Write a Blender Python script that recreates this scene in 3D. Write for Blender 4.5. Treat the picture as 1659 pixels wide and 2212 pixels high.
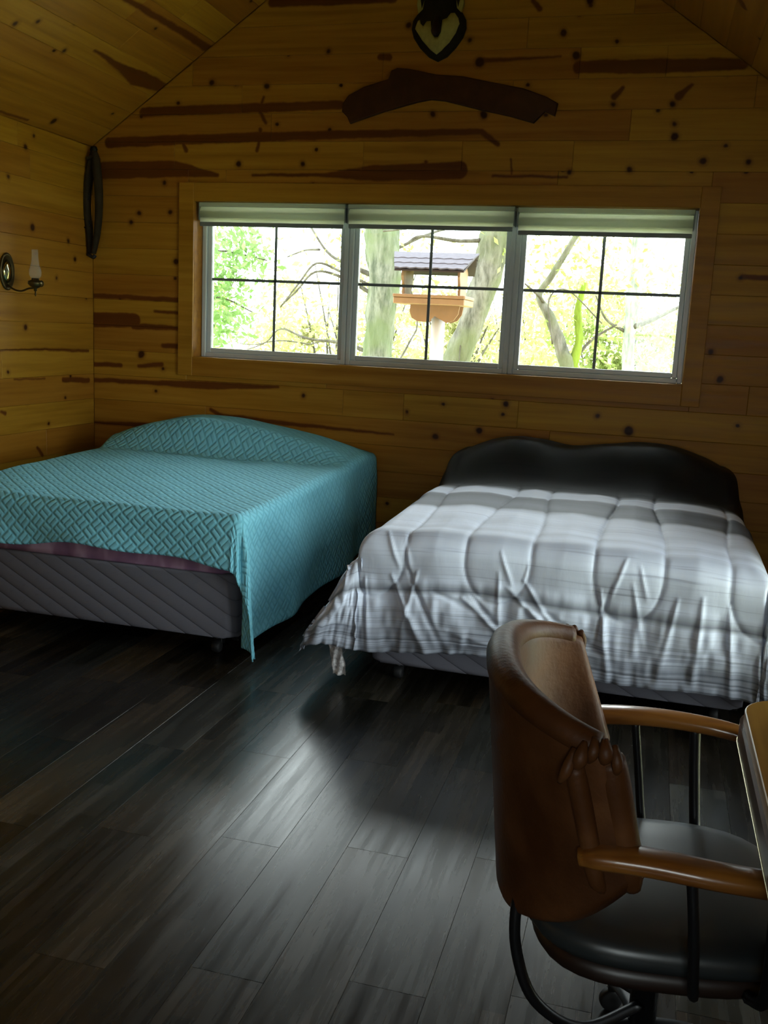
import bpy, bmesh, math, random
import numpy as np
from mathutils import Matrix, Vector
random.seed(7); RNG = np.random.default_rng(11)
for o in list(bpy.data.objects): bpy.data.objects.remove(o)
SC = bpy.context.scene; COL = SC.collection

# ------------------------------------------------------------------ camera
cam_d = bpy.data.cameras.new('camera'); cam = bpy.data.objects.new('camera', cam_d); COL.objects.link(cam)
cam_d.sensor_fit = 'HORIZONTAL'; cam_d.sensor_width = 36.0; cam_d.lens = 2110.0/1659.0*36.0
cam_d.clip_start = 0.05; cam_d.clip_end = 200
Rm = Matrix(((0.963118, -0.092857, 0.252549), (0.264976, 0.164016, -0.950204), (0.046811, 0.982078, 0.182571)))
cam.matrix_world = Matrix.Translation((0, 0, 1.5)) @ Rm.to_4x4()
SC.camera = cam

# ------------------------------------------------------------------ sky, daylight portals, exposure
SKY = 12.5
world = bpy.data.worlds.new('overcast_sky'); SC.world = world; world.use_nodes = True
wn = world.node_tree.nodes; wn['Background'].inputs[0].default_value = (0.93, 0.98, 1.0, 1); wn['Background'].inputs[1].default_value = SKY
SC.view_settings.view_transform = 'Standard'; SC.view_settings.look = 'None'
SC.view_settings.exposure = -0.12; SC.view_settings.gamma = 1.0; SC.view_settings.use_curve_mapping = False

XL, XR, YB, YF, H0, SL = -3.70, 0.94, 6.0, -1.7, 2.60, 0.705
XM = (XL+XR)/2; ZR = H0 + SL*(XM-XL)
WX0, WX1, WZ0, WZ1 = -2.955, 0.168, 1.27, 2.262          # opening in the back wall
RY0, RY1, RZ0, RZ1 = 2.25, 3.90, 0.12, 2.20                # opening in the right wall, outside the frame
FX0, FX1, FZ0, FZ1 = -0.35, 0.80, 1.00, 2.20              # opening in the wall behind the camera
def portal(name, loc, rot, sx, sy):
    d = bpy.data.lights.new(name, 'AREA'); d.shape = 'RECTANGLE'; d.size = sx; d.size_y = sy
    d.cycles.is_portal = True
    o = bpy.data.objects.new(name, d); COL.objects.link(o); o.location = loc; o.rotation_euler = rot
portal('daylight_portal', ((WX0+WX1)/2, YB+.235, (WZ0+WZ1)/2), (-math.pi/2, 0, 0), WX1-WX0, WZ1-WZ0)
portal('daylight_portal', (XR+.235, (RY0+RY1)/2, (RZ0+RZ1)/2), (0, math.pi/2, 0), RZ1-RZ0, RY1-RY0)
portal('daylight_portal', ((FX0+FX1)/2, YF-.235, (FZ0+FZ1)/2), (math.pi/2, 0, 0), FX1-FX0, FZ1-FZ0)

# ------------------------------------------------------------------ helpers
def link(o, parent=None):
    COL.objects.link(o)
    if parent is not None: o.parent = parent
    return o
def tag(o, label=None, cat=None, group=None, kind=None):
    if label: o['label'] = label
    if cat: o['category'] = cat
    if group: o['group'] = group
    if kind: o['kind'] = kind
    return o
def empty(name, loc=(0,0,0), rz=0.0):
    o = bpy.data.objects.new(name, None); o.empty_display_size = .1
    o.location = loc; o.rotation_euler = (0,0,rz); COL.objects.link(o); return o
def mesh_obj(name, V, F, mat=None, parent=None, smooth=False, uv=None, recenter=True):
    V = np.asarray(V, dtype=float)
    c = (V.min(0)+V.max(0))/2 if recenter else np.zeros(3)
    me = bpy.data.meshes.new(name)
    me.from_pydata((V-c).tolist(), [], [tuple(int(i) for i in f) for f in F]); me.update()
    if smooth: me.polygons.foreach_set('use_smooth', [True]*len(me.polygons))
    if uv is not None:
        l = me.uv_layers.new(name='UVMap'); idx = np.empty(len(me.loops), dtype=np.int32)
        me.loops.foreach_get('vertex_index', idx); l.data.foreach_set('uv', np.asarray(uv)[idx].astype(np.float32).ravel())
    if mat: me.materials.append(mat)
    o = bpy.data.objects.new(name, me); o.location = c; return link(o, parent)
def bm_obj(name, bm, mat=None, parent=None, smooth=False):
    bmesh.ops.recalc_face_normals(bm, faces=bm.faces[:])
    V = [v.co[:] for v in bm.verts]; bm.verts.index_update()
    F = [[v.index for v in f.verts] for f in bm.faces]; bm.free()
    return mesh_obj(name, V, F, mat, parent, smooth)
def add_box(bm, x0, x1, y0, y1, z0, z1, bev=0.0, seg=1, M=None):
    b = bmesh.new()
    vs = [b.verts.new((x, y, z)) for x in (x0, x1) for y in (y0, y1) for z in (z0, z1)]
    for f in ((0,1,3,2),(4,6,7,5),(0,4,5,1),(2,3,7,6),(0,2,6,4),(1,5,7,3)): b.faces.new([vs[i] for i in f])
    bmesh.ops.recalc_face_normals(b, faces=b.faces[:])
    if bev: bmesh.ops.bevel(b, geom=b.edges[:], offset=bev, segments=seg, profile=.5, affect='EDGES')
    if M is not None: bmesh.ops.transform(b, matrix=M, verts=b.verts[:])
    merge(bm, b)
def merge(bm, b):
    m = {}
    for v in b.verts: m[v] = bm.verts.new(v.co)
    for f in b.faces:
        try: bm.faces.new([m[v] for v in f.verts])
        except ValueError: pass
    b.free()
def box(name, x0, x1, y0, y1, z0, z1, mat, parent=None, bev=0.0, seg=1, smooth=False):
    bm = bmesh.new(); add_box(bm, x0, x1, y0, y1, z0, z1, bev, seg); return bm_obj(name, bm, mat, parent, smooth)
def catmull(P, n):
    P = np.asarray(P, float)
    if len(P) < 3: return np.array([P[0]+(P[-1]-P[0])*t for t in np.linspace(0,1,n+1)])
    Q = np.vstack([2*P[0]-P[1], P, 2*P[-1]-P[-2]]); out = []
    for i in range(1, len(Q)-2):
        for t in np.linspace(0, 1, n, endpoint=False):
            a,b,c,d = Q[i-1],Q[i],Q[i+1],Q[i+2]
            out.append(.5*((2*b)+(c-a)*t+(2*a-5*b+4*c-d)*t*t+(3*b-a-3*c+d)*t**3))
    out.append(Q[-2]); return np.array(out)
def add_tube(bm, P, R, sides=10, n=6, smooth_path=True, flat=1.0, wob=0.0):
    """tube along path P (rows x,y,z) with radii R; flat squashes the second axis"""
    P = np.asarray(P, float); R = np.full(len(P), R, float) if np.isscalar(R) else np.asarray(R, float)
    PR = np.hstack([P, R[:,None]])
    if smooth_path and len(P) > 2: PR = catmull(PR, n)
    P, R = PR[:,:3], PR[:,3]
    T = np.gradient(P, axis=0); T /= np.linalg.norm(T, axis=1)[:,None]+1e-9
    up = np.array([0,0,1.]) if abs(T[0][2]) < .9 else np.array([1.,0,0])
    rings = []
    for i in range(len(P)):
        a = np.cross(up, T[i]); a /= np.linalg.norm(a)+1e-9; b = np.cross(T[i], a); up = b
        ring = []
        for k in range(sides):
            th = 2*math.pi*k/sides; r = R[i]*(1+wob*math.sin(3*th+i*.9)+wob*.7*math.sin(5*th-i*1.7))
            ring.append(bm.verts.new(P[i]+a*math.cos(th)*r+b*math.sin(th)*r*flat))
        rings.append(ring)
    for i in range(len(rings)-1):
        for k in range(sides): bm.faces.new((rings[i][k], rings[i][(k+1)%sides], rings[i+1][(k+1)%sides], rings[i+1][k]))
    bm.faces.new(rings[0][::-1]); bm.faces.new(rings[-1])
def tube(name, P, R, mat, parent=None, **k):
    bm = bmesh.new(); add_tube(bm, P, R, **k); return bm_obj(name, bm, mat, parent, True)
def add_lathe(bm, prof, c, sides=20, M=None):
    b = bmesh.new(); rings = []
    for r, z in prof: rings.append([b.verts.new((max(r,1e-4)*math.cos(2*math.pi*k/sides), max(r,1e-4)*math.sin(2*math.pi*k/sides), z)) for k in range(sides)])
    for i in range(len(rings)-1):
        for k in range(sides): b.faces.new((rings[i][k], rings[i][(k+1)%sides], rings[i+1][(k+1)%sides], rings[i+1][k]))
    b.faces.new(rings[0][::-1]); b.faces.new(rings[-1])
    bmesh.ops.transform(b, matrix=Matrix.Translation(c) @ (M if M is not None else Matrix.Identity(4)), verts=b.verts[:]); merge(bm, b)
def lathe(name, prof, c, mat, parent=None, sides=20, M=None):
    bm = bmesh.new(); add_lathe(bm, prof, c, sides, M); return bm_obj(name, bm, mat, parent, True)
def add_prism(bm, pts, fn, d0, d1, bev=0.0):
    """extrude outline pts (u,v) between depths d0..d1; fn(u,v,d) -> xyz"""
    b = bmesh.new()
    A = [b.verts.new(fn(u,v,d0)) for u,v in pts]; B = [b.verts.new(fn(u,v,d1)) for u,v in pts]; n = len(pts)
    b.faces.new(A); fB = b.faces.new(B[::-1])
    for i in range(n): b.faces.new((A[i], B[i], B[(i+1)%n], A[(i+1)%n]))
    bmesh.ops.recalc_face_normals(b, faces=b.faces[:])
    if bev:
        eds = [e for e in b.edges if (e.verts[0] in B and e.verts[1] in B)]
        bmesh.ops.bevel(b, geom=eds, offset=bev, segments=2, profile=.5, affect='EDGES')
    merge(bm, b)
def prism(name, pts, fn, d0, d1, mat, parent=None, bev=0.0):
    bm = bmesh.new(); add_prism(bm, pts, fn, d0, d1, bev); return bm_obj(name, bm, mat, parent)

# smooth value noise on arrays
_T = RNG.random((64,64))
def vnoise(x, y):
    xi = np.floor(x).astype(int); yi = np.floor(y).astype(int); fx = x-xi; fy = y-yi
    fx = fx*fx*(3-2*fx); fy = fy*fy*(3-2*fy); g = lambda a,b: _T[a%64, b%64]
    return (g(xi,yi)*(1-fx)*(1-fy)+g(xi+1,yi)*fx*(1-fy)+g(xi,yi+1)*(1-fx)*fy+g(xi+1,yi+1)*fx*fy)*2-1
def sstep(a, b, x): t = np.clip((x-a)/(b-a), 0, 1); return t*t*(3-2*t)

# ------------------------------------------------------------------ materials
class NT:
    def __init__(s, name):
        s.m = bpy.data.materials.new(name); s.m.use_nodes = True; s.t = s.m.node_tree; s.n = s.t.nodes
        s.b = s.n['Principled BSDF']
    def node(s, kind, **kw):
        n = s.n.new(kind)
        for k, v in kw.items(): setattr(n, k, v)
        return n
    def put(s, sock, v):
        if isinstance(v, bpy.types.NodeSocket): s.t.links.new(v, sock)
        elif v is not None:
            if hasattr(sock.default_value, '__len__') and not hasattr(v, '__len__'): v = [v]*len(sock.default_value)
            if hasattr(v, '__len__') and len(v) == 3 and len(sock.default_value) == 4: v = (*v, 1)
            sock.default_value = v
    def math(s, op, a, b=None, c=None, clamp=False):
        n = s.node('ShaderNodeMath', operation=op, use_clamp=clamp)
        s.put(n.inputs[0], a); s.put(n.inputs[1], b); s.put(n.inputs[2], c); return n.outputs[0]
    def vm(s, op, a, b=None, sc=None, val=False):
        n = s.node('ShaderNodeVectorMath', operation=op)
        s.put(n.inputs[0], a); s.put(n.inputs[1], b); s.put(n.inputs[3], sc) if sc is not None else None
        return n.outputs['Value'] if val else n.outputs[0]
    def noise(s, vec, scale, detail=2.0, rough=.5, out=0, dims='3D'):
        n = s.node('ShaderNodeTexNoise', noise_dimensions=dims); s.put(n.inputs['Vector'], vec)
        n.inputs['Scale'].default_value = scale; n.inputs['Detail'].default_value = detail; n.inputs['Roughness'].default_value = rough
        return n.outputs[out]
    def mix(s, f, a, b, mode='MIX'):
        n = s.node('ShaderNodeMix', data_type='RGBA', blend_type=mode)
        s.put(n.inputs[0], f); s.put(n.inputs[6], a); s.put(n.inputs[7], b); return n.outputs[2]
    def ramp(s, f, stops, interp='LINEAR'):
        n = s.node('ShaderNodeValToRGB'); r = n.color_ramp; r.interpolation = interp
        while len(r.elements) > 1: r.elements.remove(r.elements[-1])
        r.elements[0].position = stops[0][0]; r.elements[0].color = (*stops[0][1], 1)
        for p, c in stops[1:]:
            e = r.elements.new(p); e.color = (*c, 1)
        s.put(n.inputs[0], f); return n.outputs[0]
    def coord(s, which='Object'): return s.node('ShaderNodeTexCoord').outputs[which]
    def pos(s): return s.node('ShaderNodeNewGeometry').outputs['Position']
    def rnd(s): return s.node('ShaderNodeObjectInfo').outputs['Random']
    def maprange(s, v, a, b, c=0., d=1., smooth=False):
        n = s.node('ShaderNodeMapRange'); n.interpolation_type = 'SMOOTHSTEP' if smooth else 'LINEAR'
        for i, x in enumerate((v, a, b, c, d)): s.put(n.inputs[i], x)
        return n.outputs[0]
    def comb(s, x, y, z):
        n = s.node('ShaderNodeCombineXYZ'); s.put(n.inputs[0], x); s.put(n.inputs[1], y); s.put(n.inputs[2], z); return n.outputs[0]
    def sep(s, v):
        n = s.node('ShaderNodeSeparateXYZ'); s.put(n.inputs[0], v); return n.outputs
    def bump(s, h, dist=.01, strength=1.0):
        n = s.node('ShaderNodeBump'); n.inputs['Distance'].default_value = dist; n.inputs['Strength'].default_value = strength
        s.put(n.inputs['Height'], h); s.t.links.new(n.outputs[0], s.b.inputs['Normal'])
    def set(s, color=None, rough=None, metal=None, spec=None, **kw):
        s.put(s.b.inputs['Base Color'], color); s.put(s.b.inputs['Roughness'], rough)
        s.put(s.b.inputs['Metallic'], metal); s.put(s.b.inputs['Specular IOR Level'], spec)
        for k, v in kw.items(): s.put(s.b.inputs[k.replace('_',' ')], v)
        return s.m
def simple(name, color, rough=.5, metal=0., spec=.5, var=.12, scale=20., **kw):
    t = NT(name); c = t.noise(t.coord(), scale, 3.0)
    lo = tuple(x*(1-var) for x in color); hi = tuple(min(1, x*(1+var)) for x in color)
    return t.set(t.mix(c, lo, hi), rough, metal, spec, **kw)

KNOT_D = (.050, .013, .003); STAIN_D = (.115, .028, .004)
_pc = {}
def pine(axes='XY', stains=(), wmap=None, tint=(1,1,1), rough=.42, key=None):
    """pine board: object X runs along the board. stains: tapered strokes in world coordinates (wmap picks the two axes)"""
    k = key or (axes, tuple(stains), wmap, tint)
    if k in _pc: return _pc[k]
    t = NT('knotty_pine'); P = t.coord(); r = t.rnd()
    off = t.comb(t.math('MULTIPLY', r, 91.7), t.math('MULTIPLY', r, 37.3), t.math('MULTIPLY', r, 53.1))
    Q = t.vm('ADD', P, off)
    warp = t.noise(t.vm('MULTIPLY', Q, (1.3, 5, 5)), 1.0, 2.0)
    g = t.noise(t.vm('MULTIPLY', Q, (1.6, 34, 34)), 1.0, 3.0, .6)
    g2 = t.noise(t.vm('MULTIPLY', t.vm('ADD', Q, t.comb(0, t.math('MULTIPLY', warp, .12), 0)), (.5, 16, 16)), 1.0, 1.0)
    f = t.math('ADD', t.math('MULTIPLY', g, .5), t.math('MULTIPLY', g2, .5))
    c = t.ramp(f, [(.32, (.31, .140, .0115)), (.5, (.41, .200, .019)), (.68, (.48, .255, .029))])
    tone = t.maprange(r, 0., 1., .86, 1.08)
    c = t.mix(1.0, c, t.comb(tone, t.math('MULTIPLY', tone, tone), t.math('MULTIPLY', tone, .98)), 'MULTIPLY')
    # small knots
    vo = t.node('ShaderNodeTexVoronoi', voronoi_dimensions='2D', feature='F1')
    s = t.sep(Q)
    t.put(vo.inputs['Vector'], t.comb(t.math('MULTIPLY', s[0], 2.6), t.math('MULTIPLY', s[1], 2.9), 0)); vo.inputs['Scale'].default_value = 1.0
    keep = t.math('GREATER_THAN', t.sep(vo.outputs['Color'])[0], .52)
    d = t.math('ADD', vo.outputs['Distance'], t.math('MULTIPLY', t.math('SUBTRACT', t.noise(Q, 60., 1.0), .5), .022))
    kn = t.math('MULTIPLY', t.maprange(d, .018, .040, 1., 0.), keep)
    halo = t.math('MULTIPLY', t.maprange(d, .03, .09, .45, 0.), keep)
    c = t.mix(halo, c, (.18, .065, .009)); c = t.mix(kn, c, KNOT_D)
    if stains:
        W = t.pos(); ws = t.sep(W); ax = {'X':0,'Y':1,'Z':2}
        u, v = ws[ax[wmap[0]]], ws[ax[wmap[1]]]
        n1 = t.noise(t.vm('MULTIPLY', W, (9, 9, 9)), 1.0, 3.0, .6, out=1); ns = t.sep(n1)
        u = t.math('ADD', u, t.math('MULTIPLY', t.math('SUBTRACT', ns[0], .5), .03))
        v = t.math('ADD', v, t.math('MULTIPLY', t.math('SUBTRACT', ns[1], .5), .022))
        p2 = t.comb(u, v, 0); tot = None; ktot = None
        for st in stains:
            for a, b in (zip(st, st[1:]) if len(st) > 1 else [(st[0], st[0])]):
                if a is b or a == b:
                    dd = t.math('SUBTRACT', t.vm('LENGTH', t.vm('SUBTRACT', p2, (a[0], a[1], 0)), val=True), a[2]*1.3)
                    ktot = dd if ktot is None else t.math('MINIMUM', ktot, dd)
                else:
                    ba = (b[0]-a[0], b[1]-a[1], 0); L2 = ba[0]**2+ba[1]**2
                    pa = t.vm('SUBTRACT', p2, (a[0], a[1], 0))
                    h = t.math('DIVIDE', t.vm('DOT_PRODUCT', pa, ba, val=True), L2, clamp=True)
                    near = t.vm('SCALE', ba, sc=h)
                    dl = t.vm('LENGTH', t.vm('SUBTRACT', pa, near), val=True)
                    rad = t.math('MULTIPLY_ADD', h, b[2]-a[2], a[2])
                    dd = t.math('SUBTRACT', dl, rad)
                    tot = dd if tot is None else t.math('MINIMUM', tot, dd)
        if tot is not None:
            e = t.maprange(tot, -.006, .006, 1., 0.)
            gg = t.mix(g, tuple(x*.72 for x in STAIN_D), tuple(x*1.35 for x in STAIN_D))
            c = t.mix(t.math('MULTIPLY', e, .93), c, gg)
        if ktot is not None:
            c = t.mix(t.maprange(ktot, -.004, .02, .6, 0.), c, (.15, .05, .008))
            c = t.mix(t.maprange(ktot, -.008, .003, 1., 0.), c, KNOT_D)
    if tint != (1,1,1): c = t.mix(1.0, c, tint, 'MULTIPLY')
    t.set(c, t.maprange(g, .3, .7, rough-.02, rough+.12), spec=.22)
    t.bump(g, .0012, .5)
    _pc[k] = t.m; return t.m
# ---- long dark sap streaks and knots seen on particular boards: (a, b, half width) strokes in wall coordinates
S_BACK= [[(-3.613, 2.45, 0.0549), (-3.092, 2.461, 0.0508), (-2.799, 2.425, 0.0118)], [(-3.577, 2.624, 0.0334), (-2.519, 2.655, 0.029), (-1.648, 2.672, 0.0224), (-1.111, 2.678, 0.0164), (-1.009, 2.607, 0.0136)], [(-3.325, 2.811, 0.0299), (-2.524, 2.828, 0.0289), (-1.993, 2.84, 0.0254)], [(-2.448, 3.436, 0.0283), (-1.686, 3.427, 0.0219)], [(-2.561, 2.427, 0.0088), (-2.082, 2.429, 0.0115), (-1.754, 2.442, 0.0481), (-1.228, 2.46, 0.0498)], [(-1.025, 2.43, 0.0082), (-0.59, 2.427, 0.0081)], [(-0.924, 2.522, 0.0054), (-0.916, 2.443, 0.0055)], [(-0.568, 3.026, 0.0343), (-0.139, 3.022, 0.0388), (0.314, 3.024, 0.0304)], [(-3.723, 1.64, 0.0157), (-3.058, 1.634, 0.0153)], [(-3.237, 1.555, 0.0093), (-3.068, 1.55, 0.0123)], [(-3.725, 1.48, 0.0535), (-3.392, 1.488, 0.0466)], [(-3.392, 1.448, 0.0218), (-3.057, 1.448, 0.0154)], [(-3.178, 1.33, 0.0155), (-3.056, 1.333, 0.0185)], [(-3.692, 1.182, 0.0159), (-3.497, 1.183, 0.0157)], [(-3.357, 1.188, 0.0125), (-3.184, 1.204, 0.0155)], [(-3.728, 1.073, 0.0159), (-3.287, 1.08, 0.0157), (-2.843, 1.085, 0.0277), (-2.351, 1.105, 0.0091)], [(-3.731, 0.779, 0.0096), (-3.251, 0.788, 0.0189)], [(-2.824, 0.926, 0.0124), (-2.757, 0.894, 0.0154), (-2.279, 0.872, 0.0151), (-1.557, 0.854, 0.0059)], [(-1.15, 3.073, 0.0135), (-0.682, 3.085, 0.0053)], [(-1.75, 3.105, 0.0194), (-1.698, 3.101, 0.0194)], [(-0.318, 2.91, 0.0131), (-0.36, 2.866, 0.0184)], [(0.058, 2.916, 0.0103), (-0.011, 2.861, 0.0207)], [(-2.494, 2.89, 0.0086), (-2.523, 2.808, 0.0116), (-2.475, 2.74, 0.0116)], [(-2.514, 2.699, 0.0116), (-2.53, 2.574, 0.0116)], [(-3.045, 2.617, 0.0119), (-3.022, 2.575, 0.0149)], [(-0.863, 3.384, 0.0132), (-0.82, 3.341, 0.0158)], [(-1.438, 2.507, 0.0111), (-1.449, 2.449, 0.014)], [(-2.847, 2.983, 0.0146)], [(-2.474, 2.955, 0.0144)], [(-2.079, 3.149, 0.0112)], [(-1.585, 3.278, 0.0137)], [(-1.213, 3.191, 0.0108)], [(-0.674, 3.208, 0.0158)], [(-1.15, 3.063, 0.0216)], [(-1.411, 2.779, 0.0138)], [(-1.103, 2.776, 0.0191)], [(-0.591, 3.088, 0.0184)], [(-2.654, 2.491, 0.0147)], [(-3.174, 2.374, 0.012)], [(-2.224, 2.492, 0.0115)], [(-0.361, 2.821, 0.0105)], [(-0.037, 2.82, 0.013)], [(-0.016, 2.714, 0.0104)], [(-0.01, 2.647, 0.0182)], [(0.16, 2.516, 0.0156)], [(0.399, 2.512, 0.0128)], [(-0.237, 2.47, 0.0132)], [(-0.579, 2.453, 0.0108)], [(-3.13, 2.193, 0.0121)], [(-3.358, 2.183, 0.0122)], [(-3.416, 2.124, 0.0122)], [(-3.087, 1.88, 0.0152)], [(-3.34, 1.266, 0.0187)], [(-0.857, 1.094, 0.0142)], [(-0.537, 3.375, 0.0156)], [(-1.286, 0.86, 0.0146)], [(-1.009, 0.917, 0.0172)], [(-0.111, 0.982, 0.0221)], [(-0.302, 1.057, 0.0111)], [(-2.173, 1.059, 0.012)], [(0.372, 1.312, 0.016)], [(-1.479, 1.001, 0.0088)], [(0.425, 1.887, 0.0105)], [(0.305, 1.467, 0.0133)], [(0.436, 1.892, 0.0131), (0.57, 1.891, 0.0156)]]
S_LEFT= [[(4.983, 1.28, 0.0054), (5.439, 1.283, 0.0087), (5.93, 1.271, 0.0094)], [(5.637, 1.088, 0.0181), (5.927, 1.072, 0.0189)], [(5.278, 2.467, 0.0137)], [(5.114, 2.271, 0.0107)], [(5.332, 2.016, 0.0168)], [(5.244, 1.417, 0.0141)], [(4.991, 0.92, 0.0082), (5.029, 0.909, 0.0138)], [(5.344, 0.669, 0.0117), (5.396, 0.613, 0.0118)], [(5.709, 1.971, 0.0119)], [(5.575, 1.731, 0.0088)], [(5.129, 1.106, 0.0056), (5.434, 1.101, 0.0058)], [(5.785, 1.862, 0.0121)]]
S_CL= [[(5.02, -2.893, 0.0148), (5.682, -2.875, 0.0193), (6.0, -2.875, 0.0232)], [(5.196, -3.183, 0.0078), (5.512, -3.201, 0.0219), (5.729, -3.207, 0.0511), (6.052, -3.189, 0.0268)], [(5.465, -3.634, 0.0168)], [(4.561, -3.244, 0.0116)], [(4.666, -3.188, 0.0094)], [(5.001, -3.254, 0.0101)], [(5.026, -3.683, 0.0078), (5.274, -3.678, 0.0082)]]
S_CR= [[(5.191, 0.226, 0.0152), (5.255, 0.251, 0.0154)]]
# ---- trunk outlines: (x, z, radius)
T1= [(-3.1, 2.9, 0.203), (-3.11, 2.65, 0.196), (-3.05, 2.09, 0.184), (-3.08, 1.57, 0.165), (-3.09, 1.15, 0.171)]
T2= [(-1.57, 2.79, 0.165), (-1.63, 2.52, 0.161), (-1.71, 2.07, 0.144), (-1.83, 1.65, 0.129), (-1.97, 1.22, 0.138), (-2.08, 0.98, 0.144)]
T3a= [(-0.75, 2.43, 0.024), (-0.94, 2.07, 0.029), (-1.05, 1.87, 0.029), (-0.93, 1.67, 0.046), (-0.81, 1.39, 0.058), (-0.75, 1.18, 0.071)]
T3b= [(-0.66, 2.0, 0.02), (-0.7, 1.76, 0.031), (-0.67, 1.47, 0.037), (-0.72, 1.18, 0.05)]
T4= [(-0.33, 3.03, 0.081), (-0.33, 2.78, 0.081), (-0.33, 2.3, 0.087), (-0.35, 1.73, 0.076), (-0.32, 1.09, 0.077)]
# ------------------------------------------------------------------ room shell
def struct(name, bm, mat):
    bmesh.ops.recalc_face_normals(bm, faces=bm.faces[:])
    V = [v.co[:] for v in bm.verts]; bm.verts.index_update(); F = [[v.index for v in f.verts] for f in bm.faces]; bm.free()
    return tag(mesh_obj(name, V, F, mat, recenter=False), kind='structure')
def clip_poly(pts, a, b, c):
    """keep a*u+b*v<=c"""
    out = []
    for i in range(len(pts)):
        p, q = pts[i], pts[(i+1)%len(pts)]; dp = a*p[0]+b*p[1]-c; dq = a*q[0]+b*q[1]-c
        if dp <= 0: out.append(p)
        if (dp < 0 < dq) or (dq < 0 < dp):
            t = dp/(dp-dq); out.append((p[0]+(q[0]-p[0])*t, p[1]+(q[1]-p[1])*t))
    return out
def inset(pts, d):
    n = len(pts); A = sum(pts[i][0]*pts[(i+1)%n][1]-pts[(i+1)%n][0]*pts[i][1] for i in range(n)); s = 1 if A > 0 else -1
    out = []
    for i in range(n):
        p0, p1, p2 = pts[i-1], pts[i], pts[(i+1)%n]
        def nrm(a, b):
            dx, dy = b[0]-a[0], b[1]-a[1]; L = math.hypot(dx, dy) or 1; return (-dy/L*s, dx/L*s)
        n1, n2 = nrm(p0, p1), nrm(p1, p2); k = 1+n1[0]*n2[0]+n1[1]*n2[1]
        k = max(k, .3); out.append((p1[0]+(n1[0]+n2[0])*d/k, p1[1]+(n1[1]+n2[1])*d/k))
    return out
_pm = {}
def plank(pts, org, eu, ev, en, thick, mat, parent, bev=.0022, gap=.0004, name='plank'):
    """board with bevelled face; pts in (u,v); world = org+u*eu+v*ev, face at +en*0, body behind"""
    pts = inset(pts, gap)
    cu = (min(p[0] for p in pts)+max(p[0] for p in pts))/2; cv = (min(p[1] for p in pts)+max(p[1] for p in pts))/2
    loc = [(p[0]-cu, p[1]-cv) for p in pts]
    key = (tuple((round(a,4), round(b,4)) for a, b in loc), thick, bev, mat.name)
    me = _pm.get(key)
    if me is None:
        n = len(loc); ins = inset(loc, bev)
        V = [(*p, -thick) for p in loc]+[(*p, -bev*.9) for p in loc]+[(*p, 0) for p in ins]
        F = []
        for i in range(n):
            j = (i+1)%n; F.append((i, j, n+j, n+i)); F.append((n+i, n+j, 2*n+j, 2*n+i))
        F.append(tuple(range(2*n, 3*n)))
        A = sum(loc[i][0]*loc[(i+1)%n][1]-loc[(i+1)%n][0]*loc[i][1] for i in range(n))
        if A < 0: F = [f[::-1] for f in F]
        me = bpy.data.meshes.new(name); me.from_pydata(V, [], F); me.update(); me.materials.append(mat); _pm[key] = me
    o = bpy.data.objects.new(name, me)
    Mx = Matrix((eu, ev, en)).transposed().to_4x4(); Mx.translation = Vector(org)+Vector(eu)*cu+Vector(ev)*cv
    o.matrix_world = Mx; return link(o, parent)
def runs(a, b, lens, seed):
    r = random.Random(seed); x = a - r.uniform(.1, lens[0]*.8); cuts = []
    while x < b:
        x += r.uniform(*lens)
        if a+.25 < x < b-.25: cuts.append(x)
    return [a]+cuts+[b]
def hit(st, u0, u1, v0, v1):
    m = .03
    for a, b in zip(st, st[1:] or st):
        r = max(a[2], b[2])+m
        if max(a[0],b[0])+r > u0 and min(a[0],b[0])-r < u1 and max(a[1],b[1])+r > v0 and min(a[1],b[1])-r < v1: return True
    return False
CW = .168; CZ0 = .107-.168     # course height and first joint
T = .018
def rough_panel(): return pine(key='plain')
PINE0 = pine(key='plain')

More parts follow.
